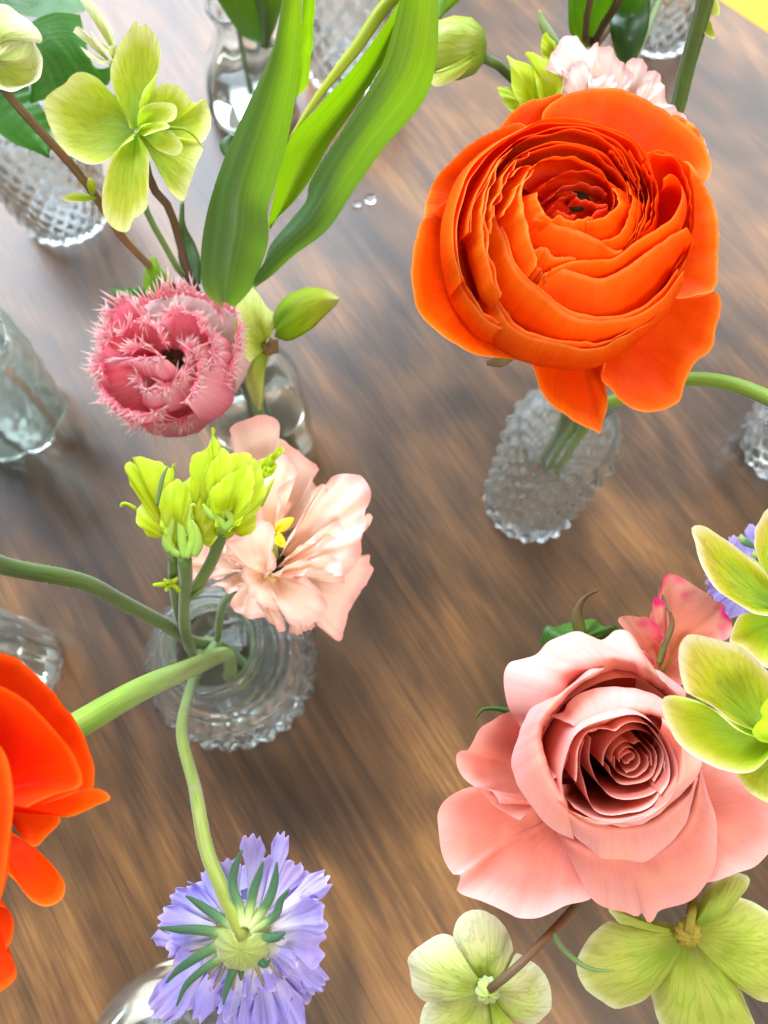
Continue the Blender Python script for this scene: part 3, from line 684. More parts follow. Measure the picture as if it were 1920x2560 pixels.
# outer petals
fan('petal', rose, mro, B(.224, '415,755 370,762 300,770 225,828 185,915 160,960 112,968 103,1000 112,1045 160,1120 215,1165 262,1185 305,1232 420,1300'), P('B', 620, 1100, .236), cup=.004, ruf=.0018, rf=2.5, nu=60, tip=.001)
fan('petal', rose, mro, B(.221, '330,1180 305,1235 290,1200 240,1172 140,1155 55,1185 8,1250 5,1330 22,1450 60,1530 95,1568 120,1555 118,1600 105,1645 230,1702 350,1760 400,1785 500,1790 560,1770 640,1725 780,1680 820,1500'), P('B', 680, 1240, .235), cup=.003, ruf=.0022, rf=2, pw=1.2, nu=70, tip=.001)
fan('petal', rose, mro, B(.223, '1250,1050 1330,1000 1450,1040 1600,1120 1750,1260 1760,1380 1660,1475 1600,1530 1500,1565 1365,1612 1250,1600'), P('B', 1050, 1200, .240), cup=-.003, ruf=.0016, rf=2, nu=60)
# upper rolled back petal: base, lip, edge
loft('petal', rose, mro, [[RB0], B(.226, '600,850 640,760 720,660 780,630 870,600 940,600 1000,620 1040,640 1090,690 1160,780'), B(.2085, '520,830,-4 560,700,-1 640,560 720,522 850,486 940,492 1010,512 1055,535 1130,600,-1 1240,690,-4'), B(.219, '415,835,-3 352,690 342,560 372,500 500,470 560,420 640,380 740,348 822,402 890,355 990,398 1055,520 1130,545 1240,660')], nu=70, nv=22, ruf=.0013, rf=3)
fan('petal', rose, mro, B(.216, '1000,560 1040,600 1110,650 1200,720 1260,760 1260,900'), P('B', 980, 1000, .238), cup=.004, nu=30)
# big lower front petal
loft('petal', rose, mro, [[RB0], B(.230, '700,1250 780,1330 900,1380 1040,1380 1160,1300 1230,1180'), B(.2125, '600,1330,-4 660,1390,-1 760,1440 900,1470 1040,1470 1180,1400 1290,1230 1320,1060,-2'), B(.2215, '612,1388 680,1500,1 760,1650,1 800,1700 870,1742 950,1768 1010,1790 1030,1770 1040,1800 1070,1822 1100,1800 1115,1765 1300,1690 1372,1580 1392,1420 1376,1240 1322,1030')], nu=70, nv=22, ruf=.0014, rf=2.2)
# left rolled petal with pale outer roll
loft('petal', rose, mro, [[RB0], B(.226, '860,580 740,660 660,740 600,810 560,870 545,920 560,1000 600,1090 650,1160 700,1230'), B(.2035, '840,540,-5 720,600,-1 640,660 560,740 510,810 490,900 505,1000 550,1100 600,1180 660,1260,-1'), B(.2115, '840,515,-4 770,515 700,600 590,685 480,735 425,840 398,920 373,990 390,1080 440,1175 490,1250 560,1330 690,1392')], nu=70, nv=24, ruf=.0005, rf=4)
# back inner petals
loft('petal', rose, mro, [[RB0], B(.224, '700,850 740,870 790,860 860,820 990,790 1090,810 1150,880 1170,960'), B(.2045, '640,800,-1 680,825 740,820 850,772 1000,742 1120,762 1200,840 1230,930'), B(.2105, '560,772,-2 640,755 660,720 720,670 830,632 1000,645 1130,692 1270,800 1330,950')], nu=60, nv=22, ruf=.0004)
shell('petal', rose, mro, B(.2065, '720,800 690,860 670,960 640,1030 605,1085 545,1102'), C0, RB0, out=.002, drop=.012, ruf=.0004)
shell('petal', rose, mro, B(.214, '500,1000 540,860 620,740 760,640 900,590 1060,600 1200,680'), C0, RB0, out=.004, drop=.012, ruf=.0004)
# lower inner petals with rolled lips
loft('petal', rose, mro, [[RB0], B(.222, '680,1120 700,1200 750,1250 830,1285 940,1300 1040,1280 1120,1220 1210,1130 1240,1060'), B(.2040, '622,1130,-2 632,1230 690,1290 800,1335 940,1355 1060,1330 1160,1270 1270,1170,-1 1300,1080,-3'), B(.2105, '612,1160,-1 640,1270 660,1350 740,1420 830,1490 930,1497 1040,1508 1110,1460 1180,1405 1240,1330 1272,1245 1310,1100')], nu=70, nv=22, ruf=.0004)
loft('petal', rose, mro, [[RB0], B(.2015, '1130,800,-2 1210,880 1240,960 1235,1070 1190,1170 1120,1245 1010,1290 870,1308 750,1285'), B(.2035, '1120,770,-2 1230,870 1300,960 1328,1010 1290,1095 1230,1170 1150,1240 1060,1300 960,1345,-2')], nu=60, nv=20, ruf=.0003)
# cup walls, inside a spiral
WALLS = [
 ('640,1190 633,1090 655,980 695,880 760,825 880,785 1010,770 1110,840 1185,960 1205,1080 1165,1195 1070,1275 950,1312 800,1300 690,1240', 14, .2010, .0002),
 ('700,1110 708,960 755,870 850,846 895,853 930,825 985,805 1065,830 1125,905 1168,1010 1160,1110 1120,1170', 10, .2020, .0002),
 ('735,900 722,1010 745,1140 790,1240 860,1278 980,1262 1080,1220 1150,1130', 10, .2036, .0002),
 ('775,890 770,1000 800,1100 870,1175 970,1198 1070,1175 1140,1110 1150,1010', 9, .2048, .0002),
 ('830,1030 845,960 895,895 990,852 1085,880 1138,960 1130,1050 1090,1110', 8, .2062, .0002),
 ('862,1030 880,1085 940,1122 1030,1110 1090,1065 1105,985 1080,930', 7, .2074, .0002),
 ('875,1010 890,950 950,908 990,920 1015,908 1070,960 1080,1030', 6, .2082, .0001),
 ('895,985 900,1045 945,1085 1010,1082 1055,1040 1058,980', 5, .2088, .0001),
 ('918,1010 920,965 955,940 1000,955 1022,1000 1000,1050 950,1062', 4, .2092, .0001),
 ('932,995 945,962 975,965 985,995 968,1018 943,1012', 3, .2094, .0001),
]
for s, out, d, rfl in WALLS:
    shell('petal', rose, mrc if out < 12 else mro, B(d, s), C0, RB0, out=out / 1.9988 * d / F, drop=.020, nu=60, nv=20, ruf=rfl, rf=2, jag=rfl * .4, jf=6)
# leaves and sepals under the rose
loft('leaf', rose, M['rose_leaf'], [R('B', .252, '520,450 540,340 560,325 600,335 640,320 720,300'), R('B', .246, '640,470 660,400 700,380 740,360'), R('B', .252, '800,480 830,420 900,335 850,340 790,292 720,300')], nu=24, nv=12, ruf=.0006, swap=True)
fan('leaf', rose, M['rose_leaf'], R('B', .256, '780,400 760,300 830,330 900,330 930,350 900,420'), P('B', 830, 480, .256), cup=.001, nu=20)
blade('sepal', rose, M['sepal_brown'], R('B', .243, '725,370 712,270 735,205 770,172 808,156'), [.0035, .0042, .0028, .0014, .0005], twist=.8)
blade('sepal', rose, M['rose_leaf'], R('B', .246, '420,770 350,752 300,742 230,750 200,790'), [.0016, .0016, .0012, .0008, .0003])

# ------------------------------------------------------------------ ruffled pink bloom behind the rose
b = inside(VH, -.004, .006)
sw = thing('pink_sweet_pea', 'ruffled pink bloom with magenta blotches tucked behind the salmon rose', 'flower', b)
tube('stem', sw, M['stem'], [P('B', 1120, 560, .245), P('B', 1050, 700, .262), mouth(VH, -.002, .004, .13), b], [.0022, .002, .002, .002])
ms = M['sweet']
fan('petal', sw, ms, B(.236, '1120,420 1150,260 1142,180 1150,120 1165,85 1240,90 1285,112 1330,140 1370,160 1400,210 1432,222 1440,260 1472,300 1462,395 1400,405 1260,470 1230,620 1150,600'), P('B', 1130, 560, .244), cup=.004, ruf=.0026, rf=2.6, pw=1.3, nu=60)
fan('petal', sw, ms, B(.233, '1110,460 1075,330 1062,230 1090,186 1128,205 1135,240 1165,270 1185,310 1178,400 1150,480'), P('B', 1120, 540, .243), cup=-.002, ruf=.0018, rf=2.6, pw=1.3, nu=44)
fan('petal', sw, ms, B(.231, '1080,520 960,400 905,330 902,300 935,285 990,288 1060,290 1110,320 1132,350 1130,430'), P('B', 1120, 540, .243), cup=-.002, ruf=.0018, rf=2.6, pw=1.3, nu=44)
fan('petal', sw, ms, B(.238, '1010,600 980,480 960,380 1020,360 1100,400 1150,480'), P('B', 1110, 590, .244), cup=.002, ruf=.0006, nu=30)
blade('sepal', sw, M['sepal_brown'], R('B', .2315, '1115,520 1145,420 1180,320 1165,250'), [.0012, .0020, .0016, .0006])
blade('leaf', sw, M['stem'], R('B', .24, '1150,260 1125,190 1120,145'), [.0020, .0024, .0005])

# ------------------------------------------------------------------ hellebores
def hellebore(label, base, reg, d, sepals, mat, base_px, stem=None, smat='stem_brown', srad=.0016, centre=None, face=1, cups=None, extra=None, name='hellebore', group='hellebore flowers'):
    o = thing(name, label, 'flower', base, group)
    for i, s in enumerate(sepals):
        mt = mat[i % len(mat)] if isinstance(mat, (list, tuple)) else mat
        dd = d - (i * .0012 if face == 1 else -i * .0012)
        bp = base_px if not isinstance(base_px, list) else base_px[i]
        cup = cups[i] if cups else .002
        fan('sepal', o, M[mt], R(reg, dd, s), P(reg, *bp, dd + (.004 if face == 1 else -.004)), cup=cup, ruf=.0006, rf=2.5, jag=.00012, crease=.0003, nu=56, nv=18)
    if stem is not None: tube('stem', o, M[smat], stem, [srad] * len(stem))
    return o
# upper left
b = inside(VT, -.005, .004)
h1 = hellebore('wide open lime green hellebore facing the camera at upper left', b, 'D', .252, [
 '650,640 610,550 570,480 490,390 400,358 345,388 330,412 270,450 228,492 220,540 255,640 290,730 380,800 470,822 530,802 600,722 662,672',
 '720,640 700,560 715,500 760,440 850,418 920,450 970,512 1018,488 1046,560 1050,640 1010,712 900,700 760,690',
 '700,690 800,860 860,960 915,1002 955,910 985,820 1012,730 900,690 780,670',
 '650,640 590,490 550,400 560,310 615,190 660,125 682,100 700,135 725,120 790,200 800,262 780,370 712,460 692,540 690,620',
 '665,690 580,760 535,850 512,960 520,1080 580,1148 640,1152 662,1100 735,1040 745,900 740,770 700,690'],
 'hellebore', (680, 655), [P('D', 700, 680, .258), P('D', 760, 930, .268), P('D', 840, 1030, .275), P('D', 890, 1180, .285), P('D', 940, 1360, .300), mouth(VT, -.003, .002, .13), b], srad=.0015, cups=[.004, .004, .001, .003, -.001])
fan('nectary', h1, M['hellebore'], R('D', .241, '690,640 690,570 720,530 780,512 870,520 886,548 870,600 780,618'), P('D', 690, 640, .247), cup=-.002, nu=30)
fan('nectary', h1, M['hellebore'], R('D', .2405, '680,670 720,625 770,612 830,612 850,636 790,655 720,680'), P('D', 680, 668, .246), cup=-.002, nu=30)
fan('nectary', h1, M['hellebore'], R('D', .243, '720,680 790,750 885,776 915,735 890,690 850,650 780,650'), P('D', 700, 665, .247), cup=-.002, nu=30)
tube('style', h1, M['hellebore'], R('D', .240, '830,640,-3 880,640 930,650,1 970,680 1020,745,-2'), [.0006, .0005, .0004, .0002])
b = inside(VT, .004, .005)
h2 = hellebore('pale cupped hellebore cut by the left edge at upper left', b, 'D', .226, [
 '-80,100 -20,30 30,20 110,75 160,120 200,165 212,205 190,216 150,168 125,178 60,250 -40,300',
 '-80,330 0,260 120,195 150,192 190,230 214,300 190,390 120,440 50,456 -60,440'], ['hellebore_pale', 'hellebore_pale'], [(-60, 270), (-80, 300)],
 [P('D', -40, 330, .234), P('D', 25, 455, .236), P('D', 160, 610, .242), P('D', 370, 840, .255), P('D', 490, 1000, .266), P('D', 600, 1170, .28), P('D', 740, 1320, .296), mouth(VT, .0, .005, .13), b], smat='stem_rust', srad=.0014, cups=[-.004, .006])
fan('leaf', h2, M['hellebore'], R('D', .262, '480,985 400,965 340,968 308,990 330,1005 400,1010 470,1000'), P('D', 485, 992, .262), cup=.001, nu=24)
fan('leaf', h2, M['hellebore'], R('D', .258, '450,970 435,925 445,885 470,900 478,940 465,980'), P('D', 462, 980, .26), cup=.001, nu=24)
b = inside(VT, 0, .008)
h3 = hellebore('half closed pale hellebore bud at the top left above the open one', b, 'D', .276, [
 '400,0 405,-30 470,15 540,115 572,200 566,270 520,245 430,135',
 '365,160 385,130 470,205 555,312 530,322 450,292 390,225',
 '535,250 560,225 595,225 605,265 570,305 545,295'], ['hellebore_pale', 'hellebore_pale', 'hellebore_pale'], [(570, 270), (552, 318), (565, 300)],
 [P('D', 560, 310, .28), P('D', 640, 700, .285), P('D', 730, 1050, .296), P('D', 820, 1220, .303), P('D', 930, 1410, .311), mouth(VT, 0, .006, .13), b], smat='stem', srad=.0013, cups=[-.002, -.002, -.001])
# right edge, upper flower
b = inside(VH, .008, .004)
hA = hellebore('hellebore with strongly veined yellow green sepals on the right edge, the upper of two', b, 'I', .216, [
 '820,820 640,768 560,790 512,850 500,905 498,948 600,1000 700,1080 780,1120 850,1000',
 '800,560 740,525 680,450 655,370 665,260 700,170 760,100 850,110 900,300',
 '790,780 700,775 650,768 520,700 400,600 330,480 290,360 272,240 330,238 430,290 600,400 700,490 780,640'], ['hellebore_lime', 'hellebore_warm', 'hellebore_warm'], [(830, 800), (860, 650), (820, 745)],
 [P('I', 840, 740, .222), P('I', 760, 1000, .25), mouth(VH, .004, .003, .13), b], srad=.0018, cups=[.003, .003, .005])
b = inside(VH, .009, -.003)
hB = hellebore('lime hellebore overlapping the rose on the right edge, the lower of two', b, 'I', .186, [
 '780,1640 700,1670 640,1735 545,1752 600,1850 740,1940 830,1960 900,1800',
 '760,1520 640,1500 500,1420 350,1300 230,1262 205,1180 196,1080 205,960 240,902 330,905 430,930 560,970 680,1060 760,1150 800,1300',
 '770,1545 660,1530 560,1490 480,1430 400,1370 260,1290 130,1270 85,1290 82,1340 92,1400 200,1570 370,1700 500,1750 590,1756 640,1740 730,1650 790,1600'], ['hellebore', 'hellebore_warm', 'hellebore_lime'], [(830, 1650), (770, 1535), (810, 1575)],
 [P('I', 800, 1560, .193), P('I', 640, 1650, .22), mouth(VH, .006, 0, .13), b], srad=.0018, cups=[.003, .005, .004])
fan('nectary', hB, M['nectary'], R('I', .179, '800,1570 690,1555 640,1500 665,1450 705,1410 690,1370 740,1290 820,1280'), P('I', 830, 1520, .183), cup=-.003, nu=30)
# bottom
b = inside(VH, -.003, -.007)
hC = hellebore('small pale green hellebore seen from behind at the bottom, on a rusty stem', b, 'H', .226, [
 '350,470 300,410 270,330 238,254 180,245 100,290 35,350 40,420 60,500 120,542 200,490 280,465',
 '420,540 430,620 425,720 480,760 560,740 540,680 500,620 450,560',
 '440,525 480,600 560,650 620,645 670,600 685,550 660,440 600,370 518,330 500,410 450,470',
 '345,455 280,380 245,290 245,210 280,155 350,133 430,165 485,240 515,330 500,400 430,450',
 '360,490 320,468 270,465 190,480 120,550 90,650 100,740 250,800 420,740 425,620 405,550'], ['hellebore_pale', 'hellebore_olive', 'hellebore_pale', 'hellebore_pale', 'hellebore_pale'], (395, 500),
 [P('H', 400, 495, .219), P('H', 520, 400, .219), P('H', 600, 320, .222), P('H', 690, 228, .227), P('H', 820, 75, .240), P('H', 900, -100, .262), mouth(VH, -.003, -.004, .13), b], smat='stem_rust', srad=.0012, face=-1, cups=[-.003, -.002, -.003, -.003, -.003])
tube('tendril', hC, M['stem'], R('H', .226, '688,235 720,290 760,335 840,392,2 910,408,2 968,408,2'), [.0009, .0008, .0008, .0006, .0003])
lathe('receptacle', hC, M['hub'], P('H', 395, 498, .221), [(.0002, .003), (.002, .0026), (.0034, .0008), (.003, -.002), (.0005, -.003)], 40, VIEW, lambda a, t: .0003 * math.sin(a * 9))
b = inside(VH, .003, -.008)
hD = hellebore('large olive green hellebore seen from behind at the lower right corner', b, 'H', .230, [
 '1325,160 1350,100 1400,20 1500,-30 1568,-15 1562,40 1530,78 1420,120 1345,170',
 '1250,215 1180,190 1040,150 940,128 980,180 1040,220 1120,238 1240,240',
 '1250,245 1100,238 1020,205 960,180 870,240 810,330 795,400 830,480 900,542 970,586 1020,580 1120,520 1160,430 1210,330',
 '1335,235 1370,330 1470,440 1560,515 1660,552 1760,500 1770,260 1659,140 1540,80 1440,75 1370,130 1340,190',
 '1275,265 1160,350 1125,450 1140,560 1190,680 1250,760 1420,800 1600,740 1590,620 1530,480 1440,430 1360,320 1315,262'], ['hellebore_olive', 'hellebore_olive', 'hellebore_olive', 'hellebore_olive', 'hellebore_olive'], (1295, 240),
 [P('H', 1300, 238, .222), P('H', 1308, 180, .223), P('H', 1320, 100, .232), P('H', 1310, -60, .258), mouth(VH, .003, -.005, .13), b], smat='stem_yellow', srad=.0014, face=-1, cups=[-.003, -.002, -.004, -.004, -.005])
lathe('receptacle', hD, M['stem_yellow'], P('H', 1298, 240, .225), [(.0002, .003), (.002, .0028), (.0036, .0010), (.004, -.001), (.0005, -.003)], 40, VIEW, lambda a, t: .0004 * math.sin(a * 11))

# ------------------------------------------------------------------ lisianthus spray
b = inside(VR, -.008, .006)
lis = thing('lisianthus_spray', 'peach lisianthus bloom with chartreuse buds on a branching stem in the round vase', 'flower', b)
ml = M['lisianthus']
def C(d, s): return R('C', d, s)
LB = P('C', 960, 900, .285)
hd = lathe('flower_head', lis, M['dark'], P('C', 975, 850, .279), [(.0002, .003), (.003, .002), (.0045, -.003), (.004, -.008), (.001, -.012)], 16, VIEW)
LP = [
 ('1060,560 1000,450 985,230 1020,240 1060,280 1130,330 1195,385 1168,440 1190,500 1150,620', (970, 740), .279, .003, .0006),
 ('960,640 850,440 740,292 732,200 745,178 800,150 900,126 960,130 985,155 990,235 1010,420 1000,600', (965, 800), .276, .004, .0008),
 ('1290,940 1350,860 1392,790 1410,815 1450,808 1445,850 1466,882 1430,960 1382,1030 1340,1110 1320,1190 1303,1242 1270,1240 1240,1212 1190,1160 1150,1080', (1040, 880), .277, -.003, .0007),
 ('680,900 600,770 560,820 500,850 485,860 520,900 560,920 620,935 660,955 720,900', (830, 870), .284, .003, .0008),
 ('640,920 700,880 780,900 830,980 790,1000 740,1000 660,955', (840, 890), .279, -.001, .0005),
 ('1040,1060 1050,1190 1080,1212 1120,1195 1160,1190 1185,1150', (1040, 930), .277, -.001, .0007),
 ('770,960 758,1020 775,1085 840,1132 900,1120 930,1150 965,1162 1012,1192 1025,1150 1035,1130 1005,1085 940,1060 880,1050', (880, 940), .267, -.002, .0009),
 ('790,820 800,900 830,970 880,1040 960,1085 1030,1100 1050,1125 1080,1160 1130,1166 1185,1150 1232,1090 1225,1020 1180,970 1110,930 1000,930', (940, 900), .2610, -.004, .0010),
 ('1010,930 1120,900 1250,930 1320,960 1325,920 1390,850 1400,750 1330,700 1200,720', (980, 890), .271, -.003, .0006),
 ('1010,790 1080,650 1160,560 1220,455 1245,500 1235,450 1265,420 1320,408 1390,415 1445,470 1453,530 1425,590 1425,680 1400,760 1300,850 1150,850', (985, 860), .266, -.003, .0010),
 ('900,640 850,420 872,350 940,325 1032,312 1040,350 1086,412 1010,500 965,620', (960, 800), .269, -.002, .0008),
 ('1030,840 1085,790 1130,760 1210,690 1290,650 1320,700 1230,760 1170,800 1095,850', (985, 880), .2600, -.002, .0007),
 ('960,920 1040,880 1090,850 1150,830 1220,815 1290,850 1315,930 1220,880 1130,900 1040,925', (960, 910), .2555, -.002, .0007),
 ('785,850 720,760 790,720 860,660 920,640 965,680 972,780 968,860 935,908 890,880', (930, 930), .2575, -.003, .0008),
 ('720,850 690,780 730,720 800,690 830,740 810,830 770,860', (840, 880), .2705, .001, .0007),
]
for s, bp, d, cup, rf_ in LP:
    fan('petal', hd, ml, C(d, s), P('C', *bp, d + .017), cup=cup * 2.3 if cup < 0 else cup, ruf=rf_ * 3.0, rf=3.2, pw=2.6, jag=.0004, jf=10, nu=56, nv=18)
for s in ('975,690 980,655 1020,632 1068,628 1060,655 1030,690 990,705', '972,705 1000,705 1025,740 1028,772 1005,776 975,755'):
    fan('stigma', hd, M['yellow'], C(.2625, s), P('C', 972, 700, .264), cup=-.0015, nu=24, nv=8)
tube('pistil', hd, M['stem_bright'], [P('C', 975, 702, .2635), P('C', 972, 860, .280)], [.0009, .0012])
fan('petal', hd, ml, C(.272, '1390,700 1410,640 1440,605 1462,625 1450,660 1420,690 1400,760'), P('C', 1370, 760, .275), cup=0, ruf=.0006, nu=24)
# branching stems
tube('stem', lis, M['stem'], [P('C', 970, 900, .285), P('C', 860, 960, .292), P('C', 745, 1020, .305), P('C', 700, 1110, .325), P('C', 680, 1240, .350), mouth(VR, -.004, .004, .09), b], [.0022, .0018, .0016, .0016, .0016, .0016, .0016])
tube('stem', lis, M['stem'], [P('C', 522, 840, .243), P('C', 530, 930, .252), P('C', 522, 1040, .265), P('C', 525, 1180, .29), P('C', 560, 1300, .325), P('C', 600, 1370, .35), mouth(VR, -.008, .003, .08)], [.0023, .0020, .0022, .0021, .0020, .0018, .0018], seg=50)
tube('branch', lis, M['stem'], [P('C', 715, 690, .244), P('C', 660, 840, .252), P('C', 590, 960, .26), P('C', 525, 1035, .266)], [.0022, .0020, .0020, .0021])
tube('branch', lis, M['stem'], [P('C', 465, 820, .25), P('C', 468, 960, .262), P('C', 495, 1130, .29), P('C', 540, 1280, .335)], [.0017, .0016, .0016, .0016])
# small side bud with bracts
for s in ('500,1000 470,970 445,962', '445,960 400,962 365,964', '445,960 430,945 420,935', '448,955 470,945 490,928', '440,965 432,985 428,995'):
    blade('bract', lis, M['chartreuse'], C(.252, s), [.0014, .0014, .0006], seg=10, nx=5)
lathe('bud', lis, M['chartreuse'], P('C', 447, 958, .252), [(.0003, .0018), (.0012, .001), (.0014, -.0005), (.0004, -.0018)], 12, VIEW)
blade('bract', lis, M['stem'], C(.258, '545,1040 585,1010 612,980 632,960'), [.0006, .0014, .0011, .0003], seg=12, nx=5)
# chartreuse buds, each a calyx with ruffled petals
def bud(cal, petals, sep, d, reg='C'):
    k = lathe('bud', lis, M['chartreuse'], P(reg, *cal, d + .005), [(.0003, .004), (.0028, .003), (.0038, 0), (.0032, -.004), (.0006, -.006)], 18, VIEW)
    for s, bp, o, cup in petals:
        fan('petal', k, M['chartreuse'], R(reg, d - o, s), P(reg, *bp, d + .002), cup=cup, ruf=.0022, rf=3.0, pw=2.2, jag=.0006, jf=9, nu=56, nv=18)
    for s in sep:
        blade('sepal', k, M['stem_bright'], R(reg, d - .006, s), [.0016, .0028, .0026, .0016, .0004], seg=20)
bud((515, 770), [
 ('440,720 340,690 290,640 275,600 290,560 245,460 245,380 262,360 300,410 350,500 440,560', (490, 760), -.001, -.003),
 ('460,700 400,560 330,440 300,370 272,330 300,322 345,335 400,345 440,380 470,345 468,420 500,560 510,680', (500, 760), .002, -.003),
 ('480,760 410,700 400,560 430,470 480,430 540,480 560,560 560,660 540,740', (510, 780), .006, -.005),
 ('560,760 480,650 480,500 540,420 580,310 640,300 620,430 660,520 690,640 690,720 640,750', (560, 780), .002, -.004)],
 ['500,820 445,780 440,700 470,600 478,500', '530,830 560,740 540,620 560,560 580,570', '450,800 430,760 455,660 475,560', '570,820 590,760 580,690 560,640', '520,830 510,740 500,640 490,560'], .244)
bud((720, 680), [
 ('620,600 560,420 565,320 620,280 660,235 655,170 678,180 682,235 710,280 700,400 690,560', (700, 690), 0, -.003),
 ('690,640 640,520 640,420 700,280 760,310 820,300 855,310 850,380 810,520 760,640', (720, 690), .004, -.004),
 ('700,660 640,560 660,480 720,430 780,400 840,360 870,420 850,560 800,660 740,690', (730, 690), .008, -.005),
 ('760,700 690,640 720,540 800,480 850,400 875,330 910,400 925,510 880,620 860,690 800,722', (750, 690), .005, -.005),
 ('860,420 880,370 940,320 1000,275 1015,285 960,340 985,370 920,400 890,440', (840, 500), .001, 0),
 ('880,440 900,400 960,375 980,380 930,420', (850, 480), .003, 0)],
 ['730,690 690,640 640,600 615,560', '720,690 760,640 700,570'], .241)
tube('tendril', lis, M['chartreuse'], C(.238, '280,585 250,565 225,556 207,562 206,574'), [.0007, .0006, .0005, .0005, .0004], seg=20)
blade('sepal', lis, M['stem'], C(.235, '385,570 400,480 415,420 440,370'), [.0006, .0012, .0012, .0003], seg=14, nx=5)
blade('sepal', lis, M['chartreuse'], C(.236, '905,570 935,500 970,430'), [.0008, .0012, .0003], seg=14, nx=5)

# ------------------------------------------------------------------ fuzzy stem leaving to the left
b = inside(VR, -.003, .010)
fz = thing('flower_stem', 'fuzzy dark green stem leaning from the round vase out to the left edge', 'stem', b)
def fuzz(parent, mat, pts, rad, n, ln, seed):
    r = random.Random(seed); c = spline(pts, 200); V = []; f = []
    T = np.gradient(c, axis=0); T /= np.linalg.norm(T, axis=1, keepdims=True)
    for _ in range(n):
        i = r.randrange(2, 197); a = r.uniform(0, 6.28)
        s = np.cross(T[i], VIEW); s /= np.linalg.norm(s) + 1e-9; q = np.cross(s, T[i])
        d = s * math.cos(a) + q * math.sin(a)
        p = c[i] + d * rad * .95; e = p + (d + T[i] * r.uniform(-.5, .5)) * ln * r.uniform(.5, 1.2)
        k = len(V); t = T[i] * .00006
        V += [p - t, p + t, e]; f.append((k, k + 1, k + 2))
    o = mk('fuzz', V, f, mat, parent, np.zeros((len(V), 2)), smooth=False); o['kind'] = 'stuff'; return o
pts = [P('C', -520, 800, .20), P('C', -395, 865, .212), P('C', 0, 945, .235), P('C', 200, 1045, .26), P('C', 430, 1165, .295), P('C', 560, 1245, .328), P('C', 650, 1262, .35), b]
tube('stem', fz, M['stem'], pts, [.0026, .0026, .0026, .0026, .0026, .0026, .0026, .0026], seg=60)
fuzz(fz, M['hub'], pts[:5], .0026, 900, .0007, 5)

# ------------------------------------------------------------------ lilac scabious from behind
mscab = M['scabiosa']
def floret(parent, reg, base, tip, wb, wt, db, dt, seed, curl=0.):
    r = random.Random(seed)
    b0 = P(reg, *base, db); t0 = P(reg, *tip, dt)
    ax = t0 - b0; L = np.linalg.norm(ax); ax = ax / L
    side = np.cross(ax, VIEW); side /= np.linalg.norm(side)
    tw = r.uniform(-.4, .4)
    nn = np.cross(side, ax); side = side * math.cos(tw) + nn * math.sin(tw); nn = np.cross(side, ax)
    k = 1 / REG[reg][2] * dt / F
    wb *= k; wt *= k
    nu, nv = 26, 15
    V = []; UV = []
    f1, f2, f3 = wob(seed), wob(seed + 1), wob(seed + 2, 7)
    for j in range(nv):
        v = j / (nv - 1)
        wd = wb + (wt * 1.35 - wb) * (min(1, v * 1.12) ** 1.7) * (1.0 - .30 * (max(0, v - .72) / .28) ** 2)
        for i in range(nu):
            u = i / (nu - 1); q = 2 * u - 1
            lob = .93 + .035 * math.cos(q * 8.5) - .12 * q ** 4 + .022 * float(f3(u * 5))
            p = b0 + ax * L * (v * (1 + (lob - 1) * v ** 2)) + side * q * wd / 2
            z = (-.30 * wd * q * q * (1 - v) - L * curl * v * v + wt * .34 * v ** 1.7 * float(f1(u * .9)) + wt * .11 * v ** 3 * float(f2(u * 3.2)))
            V.append(p + nn * z); UV.append((u, v))
    return mk('petal', V, gridfaces(nu, nv), mscab, parent, UV)
def mid_line(reg, d, s): return R(reg, d, s)
b = inside(VR, .006, -.002)
scb = thing('lilac_scabious', 'lilac scabious hanging face down at the bottom with green bracts and curved stem', 'flower', b)
pts = [P('G', 852, 955, .199), P('G', 800, 820, .2005), P('G', 700, 600, .205), P('G', 600, 350, .211), P('G', 540, 40, .22), P('C', 570, 1960, .236), P('C', 510, 1720, .255), P('C', 535, 1540, .285), P('C', 590, 1390, .315), P('C', 665, 1270, .345), P('C', 700, 1255, .362), b]
tube('stem', scb, M['stem_scab'], pts[::-1], [.0020, .0020, .0020, .0021, .0021, .0021, .0020, .0019, .0019, .0019, .0020, .0021], n=14, seg=80)
fuzz(scb, M['hub'], pts[:8], .0020, 900, .0005, 9)
HB = (850, 945)
def hub_fuzz():
    r = random.Random(3); V = []; f = []; c0 = P('G', 852, 945, .2040)
    X = np.array([1., 0, 0]); Y = np.cross(VIEW, X)
    for _ in range(900):
        a = r.uniform(0, 6.28); q = r.uniform(.1, 1.0)
        o = X * math.cos(a) + Y * math.sin(a)
        p = c0 + o * .0082 * q + VIEW * (.0066 * (1 - q ** 1.5) - .0004)
        d = o * r.uniform(.5, 1.2) + VIEW * r.uniform(.3, 1.0) ; d /= np.linalg.norm(d)
        t = np.cross(d, VIEW); t = t / (np.linalg.norm(t) + 1e-9) * .00010
        k = len(V); V += [p - t, p + t, p + d * r.uniform(.0012, .0028)]; f.append((k, k + 1, k + 2))
    o = mk('fuzz', V, f, M['hub'], scb, np.full((len(V), 2), .8), smooth=False); o['kind'] = 'stuff'
hub_fuzz()
lathe('hub', scb, M['hub'], P('G', 855, 945, .2045), [(.0001, .0078), (.0015, .0077), (.0030, .0072), (.0052, .0058), (.0072, .0030), (.0078, 0), (.0070, -.004), (.004, -.008), (.0005, -.009)], 60, VIEW + np.array([.1, .1, 0]), lambda a, t: .00022 * math.sin(a * 12 + 3 * t) * min(1, t * 2))
